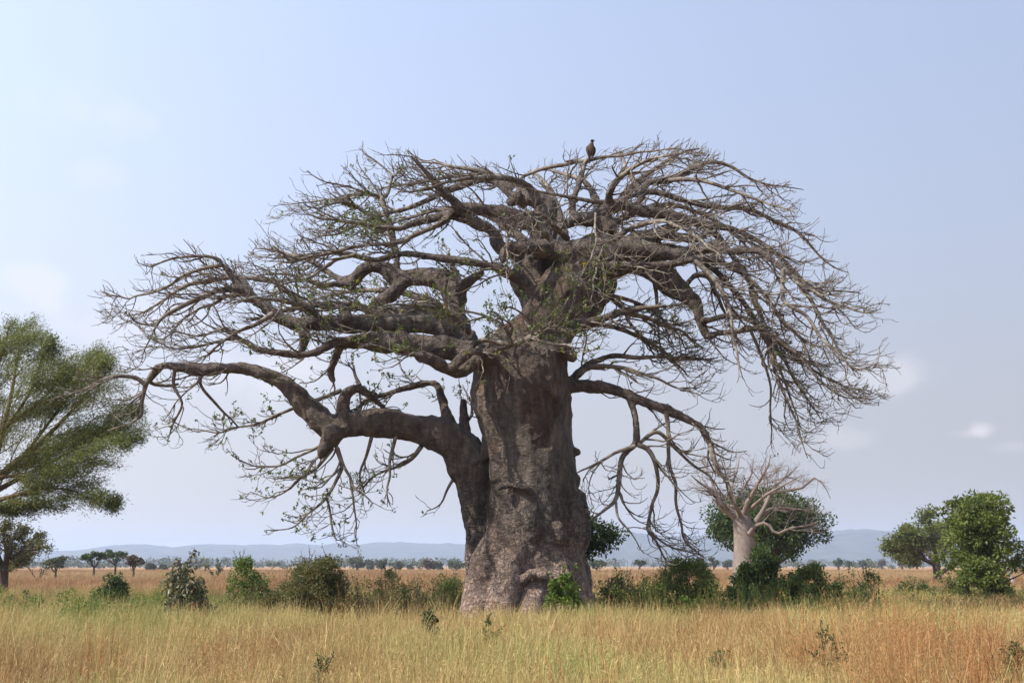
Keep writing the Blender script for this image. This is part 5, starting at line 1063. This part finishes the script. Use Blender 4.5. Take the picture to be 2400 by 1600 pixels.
# ------------------------------------------------------------------ grass
def tuft(name, rg, n, rad, h0, h1, w, mat, seeds=.4, lean=.35, bend=.5, plume=.10, wd=None):
    b = np.zeros((n, 3)); q = np.sqrt(rg.uniform(0, 1, n)) * rad; th = rg.uniform(0, 6.283, n); b[:, 0] = q * np.cos(th); b[:, 1] = q * np.sin(th)
    h = rg.uniform(h0, h1, n); d = rg.normal(0, lean, (n, 3)); d[:, 0] += .12; d[:, 2] = 1; d = unit(d); K = 5; P = np.zeros((n, K, 3)); P[:, 0] = b; bd = rg.normal(0, bend, (n, 3)); bd[:, 2] = -np.abs(bd[:, 2]) * .5
    for k in range(1, K):
        d = unit(d + bd / (K - 1) * (k / K)); P[:, k] = P[:, k - 1] + d * (h / (K - 1))[:, None]
    sd = unit(np.cross(P[:, -1] - P[:, 0], rg.normal(size=(n, 3)))); ws = w * np.array((1, .95, .8, .55, .15))[None, :] * rg.uniform(.6, 1.3, n)[:, None]
    V = np.stack([P - sd[:, None] * ws[..., None], P + sd[:, None] * ws[..., None]], 2).reshape(-1, 3); i, k = np.meshgrid(np.arange(n), np.arange(K - 1), indexing='ij'); o = (i * K + k) * 2
    F = np.stack([o, o + 1, o + 3, o + 2], -1).reshape(-1, 4); tn = rg.uniform(0, 1, n); T = np.repeat(tn, K - 1); parts = [(V, F, T)]
    s = np.where(rg.uniform(size=n) < seeds)[0]
    if len(s):
        m = 6; ii = np.repeat(s, m); u = rg.uniform(.55, 1, len(ii)) * (K - 1); j = np.minimum(u.astype(int), K - 2); f = (u - j)[:, None]; c = P[ii, j] * (1 - f) + P[ii, j + 1] * f; ax = unit(P[ii, j + 1] - P[ii, j]) + .35 * rg.normal(size=(len(ii), 3))
        lv = leaves(c + unit(ax) * plume * .35, plume * .62, .085, .2, rg, unit(ax)); parts.append((lv[0], lv[1], np.clip(tn[ii] * .6 + .12 + .1 * rg.normal(size=len(ii)), 0, 1)))
    V, F, T = merge(parts); me = make_mesh(name, V, [F], mat, smooth=False, tint=T); return bpy.data.objects.new(name, me)


def scatter(name, tufts, P, scl, seed, label=None):
    rg = np.random.default_rng(seed); c = bpy.data.collections.new(name + '_tufts')
    for t in tufts: c.objects.link(t)
    n = len(P); me = bpy.data.meshes.new(name); me.vertices.add(n); me.vertices.foreach_set('co', np.asarray(P, np.float32).ravel())
    a = me.attributes.new('rot', 'FLOAT_VECTOR', 'POINT'); r = np.zeros((n, 3), np.float32); r[:, 2] = rg.uniform(0, 6.283, n); r[:, 0] = rg.normal(0, .08, n); r[:, 1] = rg.normal(.06, .08, n); a.data.foreach_set('vector', r.ravel())
    a = me.attributes.new('scl', 'FLOAT_VECTOR', 'POINT'); a.data.foreach_set('vector', np.asarray(scl, np.float32).ravel())
    a = me.attributes.new('pick', 'INT', 'POINT'); a.data.foreach_set('value', rg.integers(0, len(tufts), n).astype(np.int32)); me.update()
    o = link(name, me, kind='stuff')
    ng = bpy.data.node_groups.new(name, 'GeometryNodeTree'); ng.interface.new_socket('Geometry', in_out='INPUT', socket_type='NodeSocketGeometry'); ng.interface.new_socket('Geometry', in_out='OUTPUT', socket_type='NodeSocketGeometry')
    N = ng.nodes.new; L = ng.links.new; gi = N('NodeGroupInput'); go = N('NodeGroupOutput'); ci = N('GeometryNodeCollectionInfo'); ci.inputs['Collection'].default_value = c; ci.inputs['Separate Children'].default_value = True; ci.inputs['Reset Children'].default_value = True
    ip = N('GeometryNodeInstanceOnPoints'); ip.inputs['Pick Instance'].default_value = True

    def attr(nm, ty):
        q = N('GeometryNodeInputNamedAttribute'); q.data_type = ty; q.inputs['Name'].default_value = nm; return [s for s in q.outputs if s.enabled and s.name == 'Attribute'][0]
    L(gi.outputs[0], ip.inputs['Points']); L(ci.outputs[0], ip.inputs['Instance']); L(attr('pick', 'INT'), ip.inputs['Instance Index']); L(attr('rot', 'FLOAT_VECTOR'), ip.inputs['Rotation']); L(attr('scl', 'FLOAT_VECTOR'), ip.inputs['Scale']); L(ip.outputs[0], go.inputs[0])
    md = o.modifiers.new('scatter', 'NODES'); md.node_group = ng; return o


def field(y0, y1, dens, rg, fall=0.0, margin=3.0, k=.5):
    """points over the part of the meadow the photo can see, with a margin; dens per square metre, thinning with distance"""
    area = k * (y1 ** 2 - y0 ** 2) + 2 * margin * (y1 - y0); n = int(area * dens); y = np.sqrt(rg.uniform(y0 ** 2, y1 ** 2, n)); x = rg.uniform(-1, 1, n) * (k * y + margin)
    if fall: kp = rg.uniform(size=n) < (y0 / y) ** fall; x, y = x[kp], y[kp]
    return np.stack([x, y, 0 * x], 1)


def grass():
    rg = np.random.default_rng(11)
    tree_x = at(1240, 1325, BY)[0]
    near = [tuft('straw_tuft', rg, 62, .26, .45, 1.05, .0046, M['straw'], .5, .24, .42) for _ in range(6)]
    P = field(9.5, 31, 11, rg); P = P[(fbm(P * .55 + 3, 2) > -.85)]; P = P[np.hypot(P[:, 0] - tree_x, P[:, 1] - BY) > 2.2]
    hs = 1.12 + .24 * fbm(P * .45, 3) + rg.normal(0, .13, len(P)); s = np.stack([hs * 0 + 1, hs * 0 + 1, hs], 1); scatter('dry_grass', near, P, s, 1)
    mid = [tuft('straw_tuft', rg, 64, .42, .45, 1.0, .0065, M['straw'], .35, .28, .5) for _ in range(5)]
    P = field(31, 62, 4.5, rg, .6); P = P[np.hypot(P[:, 0] - tree_x, P[:, 1] - BY) > 2.2]
    hs = 1.22 + .18 * fbm(P * .4, 2) + rg.normal(0, .12, len(P)); scatter('dry_grass', mid, P, np.stack([hs * 0 + 1, hs * 0 + 1, hs], 1), 2)
    far = [tuft('plain_tuft', rg, 70, 1.0, .5, 1.1, .018, M['plain'], .3, .25, .4, .3) for _ in range(4)]
    P = field(55, 420, .22, rg, .75, 10); hs = .95 + .16 * fbm(P * .06, 2) + rg.normal(0, .08, len(P)); k = 1 + P[:, 1] / 250; scatter('plain_grass', far, P, np.stack([k, k, hs], 1), 3)
    # fountain-like tussocks and lone tall stalks that break the level of the meadow
    tk = [tuft('tussock', rg, 150, .16, .7, 1.5, .0052, M['straw'], .35, .42, .75) for _ in range(4)]
    P = field(10, 46, .22, rg); P = P[np.hypot(P[:, 0] - tree_x, P[:, 1] - BY) > 2.6]; hs = rg.uniform(.75, 1.25, len(P)); scatter('tussock_grass', tk, P, np.stack([hs, hs, hs], 1), 6)
    # rust-red tall grass in the right foreground and single stems elsewhere
    rt = [tuft('rust_tuft', rg, 30, .20, .85, 1.7, .0046, M['rust'], .9, .12, .26, .12) for _ in range(6)]
    P = field(12, 30, 9, rg); px, py = project(P + np.array((0, 0, 1.0))); w = 1.35 * np.exp(-((px - 2120) / 170) ** 2) * np.clip((25 - P[:, 1]) / 6, 0, 1) * (.5 + .9 * vnoise(P * .9)); w = np.maximum(w, .03 * (P[:, 0] > 1) * (P[:, 1] < 17)); w = np.maximum(w, .012)
    P = P[rg.uniform(size=len(P)) < w]; hs = rg.uniform(.8, 1.2, len(P)); scatter('rust_grass', rt, P, np.stack([hs, hs, hs], 1), 4)
    # green grass belt between the bushes
    gt = [tuft('green_tuft', rg, 60, .34, .5, 1.15, .008, M['green_grass'], .2, .26, .5) for _ in range(5)]
    P = field(33, 66, 4.2, rg); px, py = project(P + np.array((0, 0, .9))); d = np.hypot(P[:, 0] - tree_x, P[:, 1] - BY)
    w = np.clip((1130 - px) / 350, 0, 1) * np.exp(-((P[:, 1] - 45) / 9) ** 2) * .95 + np.exp(-((px - 1700) / 330) ** 2) * np.exp(-((P[:, 1] - 37) / 5) ** 2) * .9 + np.exp(-((px - 2180) / 150) ** 2) * np.exp(-((P[:, 1] - 44) / 6) ** 2) * .8
    w *= np.clip(.75 + .8 * vnoise(P * .22), 0, 1); P = P[(rg.uniform(size=len(P)) < w) & (d > 2.4)]; hs = rg.uniform(.75, 1.25, len(P)); scatter('green_grass', gt, P, np.stack([hs * 0 + 1, hs * 0 + 1, hs], 1), 5)


grass()
